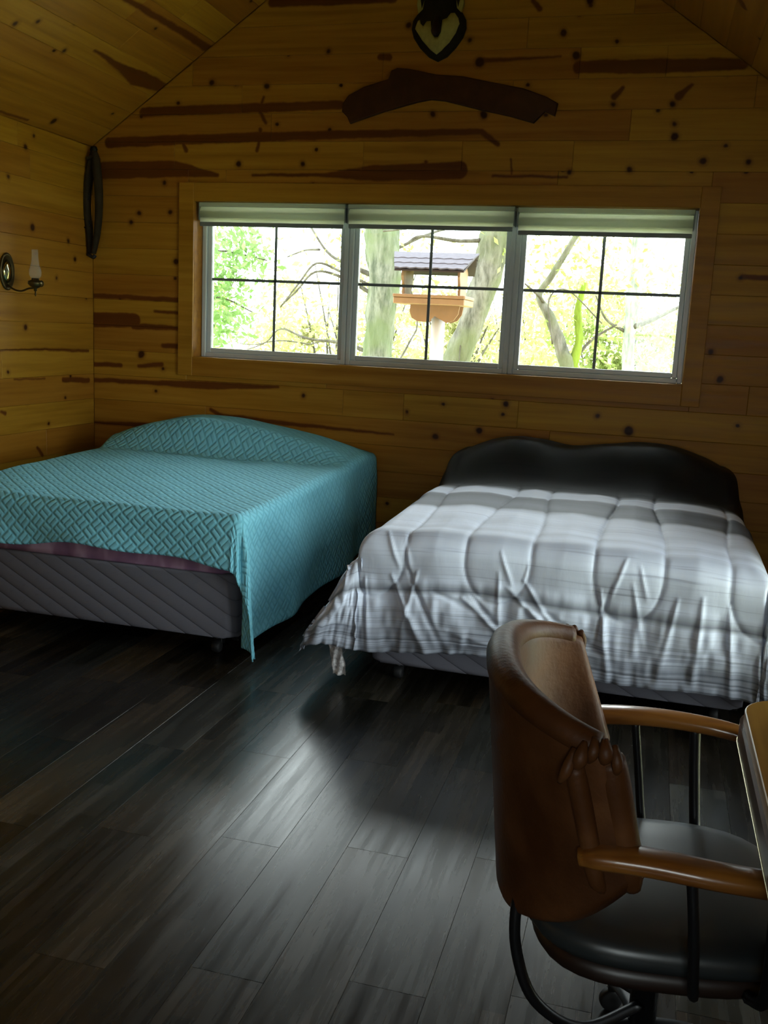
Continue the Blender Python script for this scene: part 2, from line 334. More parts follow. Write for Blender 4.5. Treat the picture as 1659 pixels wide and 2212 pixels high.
# back wall: sheathing with the opening, boards on it
bm = bmesh.new(); TH = .22
J = .020
for (x0, x1, z0, z1) in ((XL-.2, WX0-J, 0, H0), (WX1+J, XR+.2, 0, H0), (WX0-J, WX1+J, 0, WZ0-J), (WX0-J, WX1+J, WZ1+J, H0)):
    add_box(bm, x0, x1, YB+T+.001, YB+TH, z0, z1)
add_prism(bm, [(XL-.2, H0), (XR+.2, H0), (XR+.0, H0+.05), (XM, ZR+.05), (XL-.0, H0+.05)], lambda u,v,d: (u, d, v), YB+T+.001, YB+TH)
wall_back = struct('wall_back', bm, PINE0)
cut_fix = {int(round((.947-CZ0)/CW)): [-1.5], int(round((2.96-CZ0)/CW)): [-.567], int(round((2.29+.17-CZ0)/CW))-0: [-1.219]}
k = 0; z = CZ0
while z < ZR:
    z0, z1 = max(z, 0.0), z+CW
    if z1 > .02:
        xs = runs(XL, XR, (1.1, 2.6), 100+k)
        for m, cs in cut_fix.items():
            if m == k: xs = sorted([q for q in xs if all(abs(q-c) > .4 for c in cs)]+cs)
        segs = []
        for a, b in zip(xs, xs[1:]):
            if z1 > WZ0-.05 and z0 < WZ1+.05:      # boards stop under the window casing
                lo, hi = WX0-.05, WX1+.05
                if z0 >= WZ0-.05+1e-6 and z1 <= WZ1+.05 or (z0 < WZ1+.05 and z1 > WZ0-.05):
                    if a < lo: segs.append((a, min(b, lo), z0, z1))
                    if b > hi: segs.append((max(a, hi), b, z0, z1))
                    if z0 < WZ0-.05 and min(b,hi) > max(a,lo): segs.append((max(a,lo), min(b,hi), z0, WZ0-.05))
                    if z1 > WZ1+.05 and min(b,hi) > max(a,lo): segs.append((max(a,lo), min(b,hi), WZ1+.05, z1))
            else: segs.append((a, b, z0, z1))
        for a, b, c, d in segs:
            if b-a < .03 or d-c < .012: continue
            P = [(a,c),(b,c),(b,d),(a,d)]
            P = clip_poly(P, -SL, 1, H0-SL*XL-.004); P = clip_poly(P, SL, 1, H0+SL*XR-.004)
            P = [p for i, p in enumerate(P) if math.dist(p, P[i-1]) > .004]
            if len(P) < 3: continue
            st = tuple(tuple(s) for s in S_BACK if hit(s, a, b, c, d))
            plank(P, (0, YB, 0), (1,0,0), (0,0,1), (0,-1,0), T, pine(stains=st, wmap='XZ'), wall_back)
    k += 1; z += CW

# left wall
bm = bmesh.new(); add_box(bm, XL-.16, XL-T-.001, YF-.1, YB+TH, 0, H0+.02); wall_left = struct('wall_left', bm, PINE0)
k = 0; z = CZ0
while z < H0:
    z0, z1 = max(z, 0), min(z+CW, H0-.003)
    if z1-z0 > .02:
        xs = runs(YF, YB, (1.1, 2.6), 300+k)
        for a, b in zip(xs, xs[1:]):
            st = tuple(tuple(s) for s in S_LEFT if hit(s, a, b, z0, z1))
            plank([(a,z0),(b,z0),(b,z1),(a,z1)], (XL,0,0), (0,1,0), (0,0,1), (1,0,0), T, pine(stains=st, wmap='YZ'), wall_left)
    k += 1; z += CW
# right wall (with its window opening, beyond the frame)
bm = bmesh.new()
for (y0, y1, z0, z1) in ((YF-.1, RY0-J, 0, H0), (RY1+J, YB+TH, 0, H0), (RY0-J, RY1+J, 0, RZ0-J), (RY0-J, RY1+J, RZ1+J, H0)): add_box(bm, XR+T+.001, XR+.22, y0, y1, z0, z1)
wall_right = struct('wall_right', bm, PINE0)
k = 0; z = CZ0
while z < H0:
    z0, z1 = max(z, 0), min(z+CW, H0-.003)
    if z1-z0 > .02:
        xs = runs(RY1+.12, YB, (1.1, 2.0), 400+k)
        for a, b in zip(xs, xs[1:]):
            plank([(-b,z0),(-a,z0),(-a,z1),(-b,z1)], (XR,0,0), (0,-1,0), (0,0,1), (-1,0,0), T, pine(), wall_right)
    k += 1; z += CW
bm = bmesh.new()
for (y0, y1, z0, z1) in ((YF, RY0-J, 0, H0), (RY0-J, RY1+J, 0, RZ0-J), (RY0-J, RY1+J, RZ1+J, H0), (RY1+J, RY1+.119, 0, H0)): add_box(bm, XR, XR+T, y0, y1, z0, z1)
struct('trim_1', bm, PINE0)
# wall behind the camera
bm = bmesh.new()
for (x0, x1, z0, z1) in ((XL-.1, FX0-J, 0, H0), (FX1+J, XR+.1, 0, H0), (FX0-J, FX1+J, 0, FZ0-J), (FX0-J, FX1+J, FZ1+J, H0)): add_box(bm, x0, x1, YF-.22, YF, z0, z1)
add_prism(bm, [(XL, H0), (XR, H0), (XM, ZR)], lambda u,v,d: (u, d, v), YF-.22, YF)
wall_front = struct('wall_front', bm, PINE0)
# ceiling: two slopes of boards running toward the back wall
nl = Vector((SL, 0, -1)).normalized(); ul = Vector((1, 0, SL)).normalized()
nr = Vector((-SL, 0, -1)).normalized(); ur = Vector((-1, 0, SL)).normalized()
LS = (XM-XL)*math.sqrt(1+SL*SL)
bm = bmesh.new()
for s, x0 in ((1, XL-.25), (-1, XR+.25)):
    zz = H0+T*1.25-.25*SL
    A = [(x0, zz), (XM, ZR+T*1.25), (XM, ZR+.2), (x0, zz+.18)]
    add_prism(bm, A, lambda u,v,d: (u, d, v), YF-.2, YB+TH+.3)
ceiling = struct('ceiling', bm, PINE0)
NC = 16; cw = LS/NC
for side in (0, 1):
    for k in range(NC):
        v0, v1 = k*cw, (k+1)*cw
        xs = runs(YF, YB, (1.4, 3.0), 500+k+side*50)
        for a, b in zip(xs, xs[1:]):
            if side == 0:
                c = 1/math.sqrt(1+SL*SL); st = tuple(tuple(s) for s in S_CL if hit(s, a, b, XL+v0*c, XL+v1*c))
                plank([(a,v0),(b,v0),(b,v1),(a,v1)], (XL,0,H0), (0,1,0), ul, nl, T, pine(stains=st, wmap='YX'), ceiling)
            else:
                c = 1/math.sqrt(1+SL*SL); st = tuple(tuple(s) for s in S_CR if hit(s, a, b, XR-v1*c, XR-v0*c))
                plank([(-b,v0),(-a,v0),(-a,v1),(-b,v1)], (XR,0,H0), (0,-1,0), ur, nr, T, pine(stains=st, wmap='YX'), ceiling)
# floor: dark vinyl planks
t = NT('dark_floor_plank'); P = t.coord(); r = t.rnd()
Q = t.vm('ADD', P, t.comb(t.math('MULTIPLY', r, 71.), t.math('MULTIPLY', r, 33.), 0))
g = t.noise(t.vm('MULTIPLY', Q, (26, 1.6, 1)), 1.0, 4.0, .65); g2 = t.noise(t.vm('MULTIPLY', Q, (7, .9, 1)), 1.0, 2.0)
c = t.ramp(t.math('MULTIPLY_ADD', g, .65, t.math('MULTIPLY', g2, .35)), [(.30, (.008, .007, .005)), (.5, (.016, .0135, .010)), (.70, (.030, .026, .020))])
st_ = t.node('ShaderNodeTexWhiteNoise', noise_dimensions='2D')
qs = t.sep(Q); t.put(st_.inputs['Vector'], t.comb(t.math('FLOOR', t.math('MULTIPLY', qs[0], 16.6)), t.math('FLOOR', t.math('ADD', t.math('MULTIPLY', qs[1], 1.9), t.math('MULTIPLY', t.math('FLOOR', t.math('MULTIPLY', qs[0], 16.6)), .37))), 0))
strip = t.maprange(st_.outputs['Value'], 0., 1., .62, 1.45)
tone = t.math('MULTIPLY', t.maprange(r, 0., 1., .45, 1.75), strip)
c = t.mix(1.0, c, t.comb(tone, t.math('MULTIPLY', tone, t.maprange(st_.outputs['Value'], 0., 1., 1.02, .95)), tone), 'MULTIPLY')
r9 = t.math('FRACT', t.math('MULTIPLY', r, 17.3)); c = t.mix(r9, t.mix(1.0, c, (1.22,1.02,.74), 'MULTIPLY'), t.mix(1.0, c, (.86,1.02,1.10), 'MULTIPLY'))
FLOOR = t.set(c, t.maprange(g, .3, .7, .20, .33), spec=.36); t.bump(g, .0004, .5)
bm = bmesh.new(); add_box(bm, XL-.16, XR+.16, YF-.16, YB+TH, -.12, -.0045); floor = struct('floor', bm, simple('subfloor', (.03,.026,.02), .8))
pw, pl = .185, 1.22; x = XL; k = 0
while x < XR:
    y = YF - ((k*.47) % 1.0)*pl
    while y < YB:
        a, b = max(y, YF), min(y+pl, YB)
        if b-a > .02: plank([(x,a),(min(x+pw,XR),a),(min(x+pw,XR),b),(x,b)], (0,0,0), (1,0,0), (0,1,0), (0,0,1), .004, FLOOR, floor, bev=.0006, gap=.0002)
        y += pl
    x += pw; k += 1

# ------------------------------------------------------------------ windows
VINYL = simple('white_vinyl_frame', (.62,.68,.70), .35, var=.03)
GRID = simple('grey_window_grid', (.20,.23,.23), .5, var=.05)
t = NT('window_glass'); t.n.remove(t.b); out = t.n['Material Output']
tr_ = t.node('ShaderNodeBsdfTransparent'); tr_.inputs[0].default_value = (.93,.96,.95,1); gl = t.node('ShaderNodeBsdfGlossy'); gl.inputs['Roughness'].default_value = .02
fr = t.node('ShaderNodeFresnel'); fr.inputs[0].default_value = 1.45; mx = t.node('ShaderNodeMixShader')
t.t.links.new(fr.outputs[0], mx.inputs[0]); t.t.links.new(tr_.outputs[0], mx.inputs[1]); t.t.links.new(gl.outputs[0], mx.inputs[2]); t.t.links.new(mx.outputs[0], out.inputs[0])
GLASS = t.m
CAS = pine(tint=(1.0,1.0,1.0), key='casing'); JAMB = pine(tint=(1.0,.95,.8), key='jamb')
def frame_bm(x0, x1, z0, z1, w, y0, y1, bev=.004, wb=None):
    bm = bmesh.new(); wb = wb or w
    add_box(bm, x0, x0+w, y0, y1, z0, z1, bev); add_box(bm, x1-w, x1, y0, y1, z0, z1, bev)
    add_box(bm, x0+w, x1-w, y0, y1, z0, z0+wb, bev); add_box(bm, x0+w, x1-w, y0, y1, z1-w, z1, bev); return bm
def window(name, bays, x0, x1, z0, z1, y, grids=True):
    """casing, jambs, vinyl units with one glazed panel each; y is the inner wall face, outside is +y"""
    root = tag(empty(name, ((x0+x1)/2, y, z0)), kind='structure'); ox, oz = (x0+x1)/2, z0
    L = lambda bm, n, m, p=root: bm_obj(n, shift(bm, -ox, -y, -oz), m, p)
    def shift(bm, dx, dy, dz):
        bmesh.ops.translate(bm, vec=(dx,dy,dz), verts=bm.verts[:]); return bm
    def bx(n, m, *a, p=root, bev=.003):
        bm = bmesh.new(); add_box(bm, *a, bev); return L(bm, n, m, p)
    cw_ = .105
    bx('casing', CAS, x0-cw_, x0, y-.02, y, z0-.125, z1+.115); bx('casing', CAS, x1, x1+cw_, y-.02, y, z0-.125, z1+.115)
    bx('casing', CAS, x0, x1, y-.02, y, z0-.125, z0); bx('casing', CAS, x0, x1, y-.02, y, z1, z1+.115)
    bx('jamb', JAMB, x0-.018, x0, y, y+.22, z0, z1); bx('jamb', JAMB, x1, x1+.018, y, y+.22, z0, z1)
    bx('sill', JAMB, x0-.018, x1+.018, y, y+.22, z0-.018, z0+.0); bx('jamb', JAMB, x0-.018, x1+.018, y, y+.22, z1, z1+.018)
    for a, b in bays:
        f = L(frame_bm(a, b, z0, z1, .030, y+.105, y+.185, .004), 'window_frame', VINYL)
        fx, fz = f.location.x, f.location.z; fy = f.location.y
        def sub(bm, n, m): bmesh.ops.translate(bm, vec=(-ox-fx, -y-fy, -oz-fz), verts=bm.verts[:]); return bm_obj(n, bm, m, f)
        sub(frame_bm(a+.030, b-.030, z0+.030, z1-.030, .030, y+.125, y+.165, .004), 'sash', VINYL)
        gx0, gx1, gz0, gz1 = a+.058, b-.058, z0+.058, z1-.058
        bm = bmesh.new(); add_box(bm, gx0, gx1, y+.143, y+.149, gz0, gz1); sub(bm, 'pane', GLASS)
        if grids:
            mx_, mz = (gx0+gx1)/2, 1.782 if name == 'window_1' else (gz0+gz1)/2
            bm = bmesh.new(); add_box(bm, mx_-.009, mx_+.009, y+.136, y+.142, gz0, gz1, .002); sub(bm, 'muntin', GRID)
            bm = bmesh.new(); add_box(bm, gx0, gx1, y+.136, y+.142, mz-.009, mz+.009, .002); sub(bm, 'muntin', GRID)
    return root
BAYS = [(-2.950, -1.936), (-1.933, -.878), (-.875, .166)]
window('window_1', BAYS, WX0, WX1, WZ0, WZ1, YB)
w2 = window('window_2', [(-.822, 0), (0.003, .822)], -.825, .825, RZ0, RZ1, 0); w2.location = (XR, (RY0+RY1)/2, RZ0); w2.rotation_euler = (0,0,-math.pi/2)
w3 = window('window_3', [(-.572, .572)], -.575, .575, FZ0, FZ1, 0); w3.location = ((FX0+FX1)/2, YF, FZ0); w3.rotation_euler = (0,0,math.pi)
# ------------------------------------------------------------------ beds
DARKMETAL = simple('black_metal', (.018,.018,.02), .4, .6, var=.1); CHROME = simple('bright_metal', (.8,.8,.8), .2, 1., var=.02)
RUBBER = simple('black_rubber', (.012,.012,.013), .6, var=.1)
t = NT('grey_quilted_ticking'); P = t.coord(); s = t.sep(P)
d1 = t.math('ABSOLUTE', t.math('SINE', t.math('MULTIPLY', t.math('ADD', t.math('MULTIPLY', s[0], .55), s[2]), 42.)))
d2 = t.math('ABSOLUTE', t.math('SINE', t.math('MULTIPLY', t.math('SUBTRACT', t.math('MULTIPLY', s[0], .55), s[2]), 42.)))
q = t.math('POWER', t.math('MINIMUM', d1, t.math('ADD', d2, .75)), .35)
t.set(t.mix(q, (.11,.11,.135), (.145,.145,.175)), .8, spec=.2); t.bump(q, .006, .8); TICK = t.m
t = NT('satin_mattress_ticking'); P = t.coord(); n = t.noise(t.vm('MULTIPLY', P, (1, 1, .4)), 9., 2.)
t.set(t.ramp(n, [(.38, (.20,.11,.20)), (.52, (.27,.15,.24)), (.62, (.44,.30,.42))]), .45); t.bump(n, .02, .4); MAUVE = t.m
PLAINM = simple('pale_mattress_cloth', (.35,.35,.38), .8)

def make_bed(name, label, x0, x1, y0, y1, zb, zm, zt, mcol, casters):
    """box spring zb..zm, mattress zm..zt on a steel frame with casters"""
    cx, cy = (x0+x1)/2, (y0+y1)/2; hx, hy = (x1-x0)/2, (y1-y0)/2
    r = tag(empty(name, (cx, cy, 0)), label, 'bed')
    def rounded(z0, z1, rc, bev, g=0.0):
        bm = bmesh.new(); pts = []
        for sx, sy, a0 in ((1,1,0),(-1,1,90),(-1,-1,180),(1,-1,270)):
            for k in range(6):
                a = math.radians(a0+90*k/5); pts.append((sx*(hx-g-rc)+rc*math.cos(a), sy*(hy-g-rc)+rc*math.sin(a)))
        b = bmesh.new(); A = [b.verts.new((*p, z0)) for p in pts]; B = [b.verts.new((*p, z1)) for p in pts]; n = len(pts)
        b.faces.new(A[::-1]); b.faces.new(B)
        for i in range(n): b.faces.new((A[i], A[(i+1)%n], B[(i+1)%n], B[i]))
        eds = [e for e in b.edges if abs(e.verts[0].co.z-e.verts[1].co.z) < 1e-6]
        bmesh.ops.bevel(b, geom=eds, offset=bev, segments=4, profile=.5, affect='EDGES'); merge(bm, b); return bm
    bm_obj('box_spring', rounded(zb, zm-.004, .05, .018), TICK, r, True)
    m = bm_obj('mattress', rounded(zm, zt, .06, .03, .0), mcol, r, True)
    # piping along the mattress foot edge
    bm = bmesh.new(); fr = .03
    for (a, b) in (((-hx+fr, -hy+.10, zb-.014), (-hx+fr, hy-.10, zb-.014)), ((hx-fr, -hy+.10, zb-.014), (hx-fr, hy-.10, zb-.014)), ((-hx+fr, -hy+.16, zb-.016), (hx-fr, -hy+.16, zb-.016)), ((-hx+fr, hy-.25, zb-.016), (hx-fr, hy-.25, zb-.016))):
        x_0, x_1 = sorted((a[0], b[0])); y_0, y_1 = sorted((a[1], b[1]))
        add_box(bm, x_0-.016, x_1+.016, y_0-.016, y_1+.016, zb-.03, zb-.001, .002)
    bm_obj('bed_frame', bm, DARKMETAL, r)
    for sx, sy in ((-1,-1), (1,-1), (-1,1), (1,1)):
        px = sx*(hx-casters); py = sy*(hy-.16)
        bm = bmesh.new(); add_box(bm, px-.02, px+.02, py-.02, py+.02, .035, zb-.028, .003)
        wl = bm_obj('caster', bm, DARKMETAL, r)
        bm = bmesh.new(); add_lathe(bm, [(.004,-.019),(.024,-.019),(.029,-.012),(.029,.012),(.024,.019),(.004,.019)], (px, py-.028, .029), 18, Matrix.Rotation(math.pi/2, 4, 'Y'))
        b2 = bmesh.new(); bmesh.ops.translate(bm, vec=-Vector(wl.location), verts=bm.verts[:]); b2.free()
        bm_obj('wheel', bm, RUBBER, wl, True)
        bm = bmesh.new(); add_lathe(bm, [(.002,-.008),(.010,-.006),(.010,.004),(.005,.008)], (px, py-.026, zb-.044), 12, Matrix.Rotation(math.pi/2, 4, 'X'))
        bmesh.ops.translate(bm, vec=-Vector(wl.location), verts=bm.verts[:]); bm_obj('bolt', bm, CHROME, wl, True)
    return r
make_bed('queen_bed', 'low bed in the left corner, grey quilted box spring and mauve satin mattress edge showing', -3.23, -1.69, 3.86, 5.90, .115, .41, .66, MAUVE, .14)
make_bed('queen_bed', 'bed under the window on the right, thin grey box spring above black casters', -1.06, .46, 3.86, 5.90, .105, .34, .66, PLAINM, .10)

def drape(S, Tt, xc, hw, yf, rr, top, flare, pn=2.0, wave=None, boxed=False):
    """cloth coords S (across, centred) and Tt (along, grows to the head) -> draped points over a mattress"""
    ds = np.maximum(np.abs(S)-(hw-rr), 0); dt = np.maximum((yf+rr)-Tt, 0)
    q = (ds**pn+dt**pn)**(1/pn); a = np.arctan2(dt, ds+1e-9)
    th = np.minimum(q/rr, math.pi/2); rest = np.maximum(q-rr*math.pi/2, 0)
    fl = flare(a, np.sign(S), Tt, S)
    out = rr*np.sin(th)+rest*fl; down = rr*(1-np.cos(th))+rest*np.sqrt(np.maximum(1-fl**2, .05))
    if wave is not None: out = out+wave(S, Tt, a, rest)*np.clip(rest/.12, 0, 1)
    if boxed:      # square corner: sides and foot hang separately
        def comp(d, f_):
            th_ = np.minimum(d/rr, math.pi/2); re_ = np.maximum(d-rr*math.pi/2, 0); return rr*np.sin(th_)+re_*f_, rr*(1-np.cos(th_))+re_*np.sqrt(1-f_**2), re_
        ox, dxn, rx = comp(ds, flare(np.zeros_like(a), np.sign(S), Tt, S)); oy, dyn, ry = comp(dt, flare(np.full_like(a, math.pi/2), np.sign(S), Tt, S))
        wx = wave(S, Tt, np.zeros_like(a), rx)*np.clip(rx/.12, 0, 1); wy = wave(S, Tt, np.full_like(a, math.pi/2), ry)*np.clip(ry/.12, 0, 1)
        dn = (dxn**6+dyn**6)**(1/6); sx = np.clip(S, -(hw-rr), hw-rr); ty = np.maximum(Tt, yf+rr)
        bul = .05*np.clip(np.minimum(rx, ry)/.3, 0, 1)
        return xc+sx+np.sign(S)*(ox+wx), ty-oy-wy-bul, top(sx, ty, S)-dn, q, rest
    sx = np.clip(S, -(hw-rr), hw-rr); ty = np.maximum(Tt, yf+rr)
    dx = np.where(q > 0, np.cos(a), 0)*np.sign(S)*out; dy = np.where(q > 0, np.sin(a), 0)*out
    X = xc+sx+dx; Y = ty-dy
    Z = top(sx, ty, S)-down
    return X, Y, Z, q, rest
def cloth_obj(name, X, Y, Z, S, Tt, mat, thick):
    n, m = X.shape
    P = np.stack([X, Y, Z], -1)
    du = np.gradient(P, axis=0); dv = np.gradient(P, axis=1); N = np.cross(du, dv); N /= np.linalg.norm(N, axis=-1)[...,None]+1e-9
    if N[n//2, m//2, 2] < 0: N = -N
    Q = P-N*thick
    V = np.concatenate([P.reshape(-1,3), Q.reshape(-1,3)]); uv = np.stack([S, Tt], -1).reshape(-1,2); uv = np.concatenate([uv, uv])
    I = np.arange(n*m).reshape(n, m); a,b,c,d = I[:-1,:-1].ravel(), I[1:,:-1].ravel(), I[1:,1:].ravel(), I[:-1,1:].ravel()
    F = list(zip(a,b,c,d)); o = n*m; F += list(zip(a+o,d+o,c+o,b+o))
    for e in (I[0,:], I[-1,::-1], I[::-1,0], I[:,-1]):
        F += [(e[i], e[i]+o, e[i+1]+o, e[i+1]) for i in range(len(e)-1)]
    ob = mesh_obj(name, V, F, mat, smooth=True, uv=uv)
    bm = bmesh.new(); bm.from_mesh(ob.data); bmesh.ops.recalc_face_normals(bm, faces=bm.faces[:]); bm.to_mesh(ob.data); bm.free()
    ob.data.polygons.foreach_set('use_smooth', [True]*len(ob.data.polygons)); return ob
def uvcoord(t): return t.sep(t.coord('UV'))

# teal coverlet: basket-weave quilting
t = NT('teal_quilted_cotton'); s = uvcoord(t); CS = 1/.055
u = t.math('MULTIPLY', t.math('ADD', s[0], s[1]), CS*.7071); v = t.math('MULTIPLY', t.math('SUBTRACT', s[0], s[1]), CS*.7071)
par = t.math('MODULO', t.math('ADD', t.math('FLOOR', u), t.math('ADD', t.math('FLOOR', v), 400.)), 2.)
par = t.math('GREATER_THAN', par, .5)
fu, fv = t.math('FRACT', u), t.math('FRACT', v)
ru = t.math('ABSOLUTE', t.math('SINE', t.math('MULTIPLY', fu, math.pi*2))); rv = t.math('ABSOLUTE', t.math('SINE', t.math('MULTIPLY', fv, math.pi*2)))
h = t.math('ADD', t.math('MULTIPLY', ru, par), t.math('MULTIPLY', rv, t.math('SUBTRACT', 1., par)))
eu_ = t.math('MULTIPLY', t.math('MINIMUM', fu, t.math('SUBTRACT', 1., fu)), 6., clamp=True); ev_ = t.math('MULTIPLY', t.math('MINIMUM', fv, t.math('SUBTRACT', 1., fv)), 6., clamp=True)
h = t.math('MULTIPLY', t.math('POWER', h, .5), t.math('MULTIPLY', eu_, ev_))
fz = t.noise(t.coord('UV'), 260., 2.)
c = t.mix(h, (.17,.51,.64), (.23,.62,.76)); c = t.mix(t.math('MULTIPLY', fz, .25), c, (.30,.70,.80))
t.set(c, .85, spec=.15); t.bump(t.math('ADD', h, t.math('MULTIPLY', fz, .12)), .006, .65); TEAL = t.m

yf, xc, hw = 3.825, -2.46, .812
S, Tt = np.meshgrid(np.linspace(-hw-.52, hw+.585, 230), np.linspace(yf-.198, 5.955, 250), indexing='ij')
def top_teal(sx, ty, S_):
    z = .682+.030*sstep(3.9, 5.2, ty)
    ed = 1-np.clip(np.abs(sx+.02)/.80, 0, 1)**4
    pill = sstep(5.30, 5.52, ty)*(1-.45*sstep(5.78, 5.98, ty))
    shape = .80+.24*np.exp(-((sx+.22)/.36)**2)-.12*sstep(.1, .75, sx)
    z = z+pill*.195*shape*(.25+.75*ed)
    return z-.006*vnoise(sx*5+3, ty*4)
def fl_teal(a, sg, Tt_, S_):
    base = .03+.10*np.abs(np.sin(2*a))
    return np.where(sg > 0, base, base*.6)
def wv_teal(S_, T_, a, rest):
    corner = np.sin(2*a)
    f = .010*np.sin(S_*9.5+1.2)*(np.sin(a) > .9)+.012*vnoise(S_*5, T_*5)
    return f+corner*(.045*np.maximum(np.sin(4*a+.6), -.15)+.008*np.sin(13*a))+ (np.cos(a) > .95)*.014*np.sin(T_*7.5)
hem = .022*np.sin(S*4.3+.9)+.012*np.sin(S*11+2)
Tt2 = np.where(Tt < yf+.05, Tt+hem*np.clip((yf+.05-Tt)/.28, 0, 1), Tt)
X, Y, Z, q, rest = drape(S, Tt2, xc, hw, yf, .045, top_teal, fl_teal, 2.0, wv_teal)
Y = np.minimum(Y, 5.955); X = np.maximum(X, XL+.06); Z = np.maximum(Z, .028)
spread = cloth_obj('bedspread', X, Y, Z, S, Tt, TEAL, .007)
tag(spread, 'teal quilted coverlet with basket-weave texture, draped over the left bed and its pillows', 'bedspread')

# grey ombre comforter
t = NT('striped_satin_comforter'); s = uvcoord(t)
wob = t.math('MULTIPLY', t.math('SUBTRACT', t.noise(t.vm('MULTIPLY', t.coord('UV'), (1.2, 5, 1)), 1.0, 2.), .5), .05)
y = t.math('ADD', s[1], wob)
f = t.maprange(y, 3.20, 5.96)
def sp(yy): return (yy-3.20)/2.76
K = lambda v, b=1.06: (v*.87, v*.95, v*b*1.02)
stops = [(3.20,.05),(3.30,.06),(3.36,.16),(3.40,.36),(3.44,.30),(3.47,.50),(3.60,.82),(3.618,.22),(3.64,.45),(3.66,.74),(3.70,.62),(3.78,.80),(3.86,.62),(3.92,.82),(3.99,.68),(4.06,.86),(4.20,.74),(4.30,.88),(4.43,.80),(4.47,.50),(4.50,.13),(4.60,.17),(4.74,.12),(4.80,.18),(4.84,.85),(5.00,.85),(5.04,.30),(5.10,.025),(5.45,.014),(5.74,.013),(5.80,.07),(5.93,.08)]
c = t.ramp(f, [(sp(a), K(b, 1.10)) for a, b in stops])
stk = t.noise(t.comb(t.math('MULTIPLY', s[0], 1.4), t.math('MULTIPLY', y, 70.), 0), 1.0, 3., .6)
c = t.mix(.8, c, t.ramp(stk, [(.28, (.55,.55,.60)), (.42, (.96,.96,.97)), (.55, (1.0,1.0,1.0))]), 'MULTIPLY')
low = t.maprange(s[1], 3.62, 3.4, 0., 1.)
stk2 = t.noise(t.comb(t.math('MULTIPLY', s[0], .9), t.math('MULTIPLY', y, 150.), 3.3), 1.0, 2., .6)
c = t.mix(t.math('MULTIPLY', low, .75), c, t.ramp(stk2, [(.36, (.10,.10,.11)), (.5, (.8,.8,.8)), (.6, (1.0,1.0,1.0))]), 'MULTIPLY')
t.set(c, .6, spec=.22)
fine = t.noise(t.vm('MULTIPLY', t.coord('UV'), (40, 14, 1)), 1.0, 2.); t.bump(fine, .004, .25); COMF = t.m

yf, xc, hw = 3.80, -.30, .80
S, Tt = np.meshgrid(np.linspace(-hw-.50, hw+.50, 380), np.linspace(yf-.435, 5.955, 380), indexing='ij')
def top_gray(sx, ty, S_):
    z = .690+.02*sstep(3.9, 5.0, ty)
    two = .205+.022*np.exp(-((sx+.50)/.22)**2)+.03*np.exp(-((sx-.42)/.25)**2)-.028*np.exp(-((sx+.12)/.16)**2)
    ed = 1-np.clip(np.abs(sx)/.82, 0, 1)**4
    z = z+sstep(5.22, 5.62, ty)*two*(.45+.55*ed)*(1-.35*sstep(5.82, 5.98, ty))
    return z-.025*np.clip(np.abs(sx)/.75, 0, 1)**3
def fl_gray(a, sg, Tt_, S_):
    side = np.where(sg < 0, .50, .34)
    return .05*np.sin(a)**2+side*np.cos(a)**2*(1-.45*sstep(4.4, 5.6, Tt_))
def wv_gray(S_, T_, a, rest):
    return .016*vnoise(S_*6+9, T_*3)+(np.cos(a) > .9)*.02*np.sin(T_*8+1)
hem = .018*np.sin(S*6.1)+.02*(S+.8)*1.2
Tt2 = np.where(Tt < yf, Tt+(-hem)*np.clip((yf-Tt)/.5, 0, 1), Tt)
X, Y, Z, q, rest = drape(S, Tt2, xc, hw, yf, .085, top_gray, fl_gray, 12.0, wv_gray, True)
# quilting channels: wavy seams that pinch together in scallops, loft between them
Tq = Tt+.0
dist = np.full(S.shape, 9.)
for c_ in (-1.25, -.74, -.23, .28, .79, 1.30):
    w_ = .132-.028*sstep(4.1, 4.6, Tq)+.02*np.sin((Tq-3.9)*4.6)*sstep(4.3, 4.6, Tq)
    side = np.abs(np.abs(S-c_)-w_); bot = np.abs(np.hypot((S-c_)/.132, (Tq-3.76)/.17)-1)*.14
    dist = np.minimum(dist, np.where(Tq > 3.76, side, bot))
puff = .010*(1-np.exp(-dist/.008))+.008*np.clip(dist/.12, 0, 1)
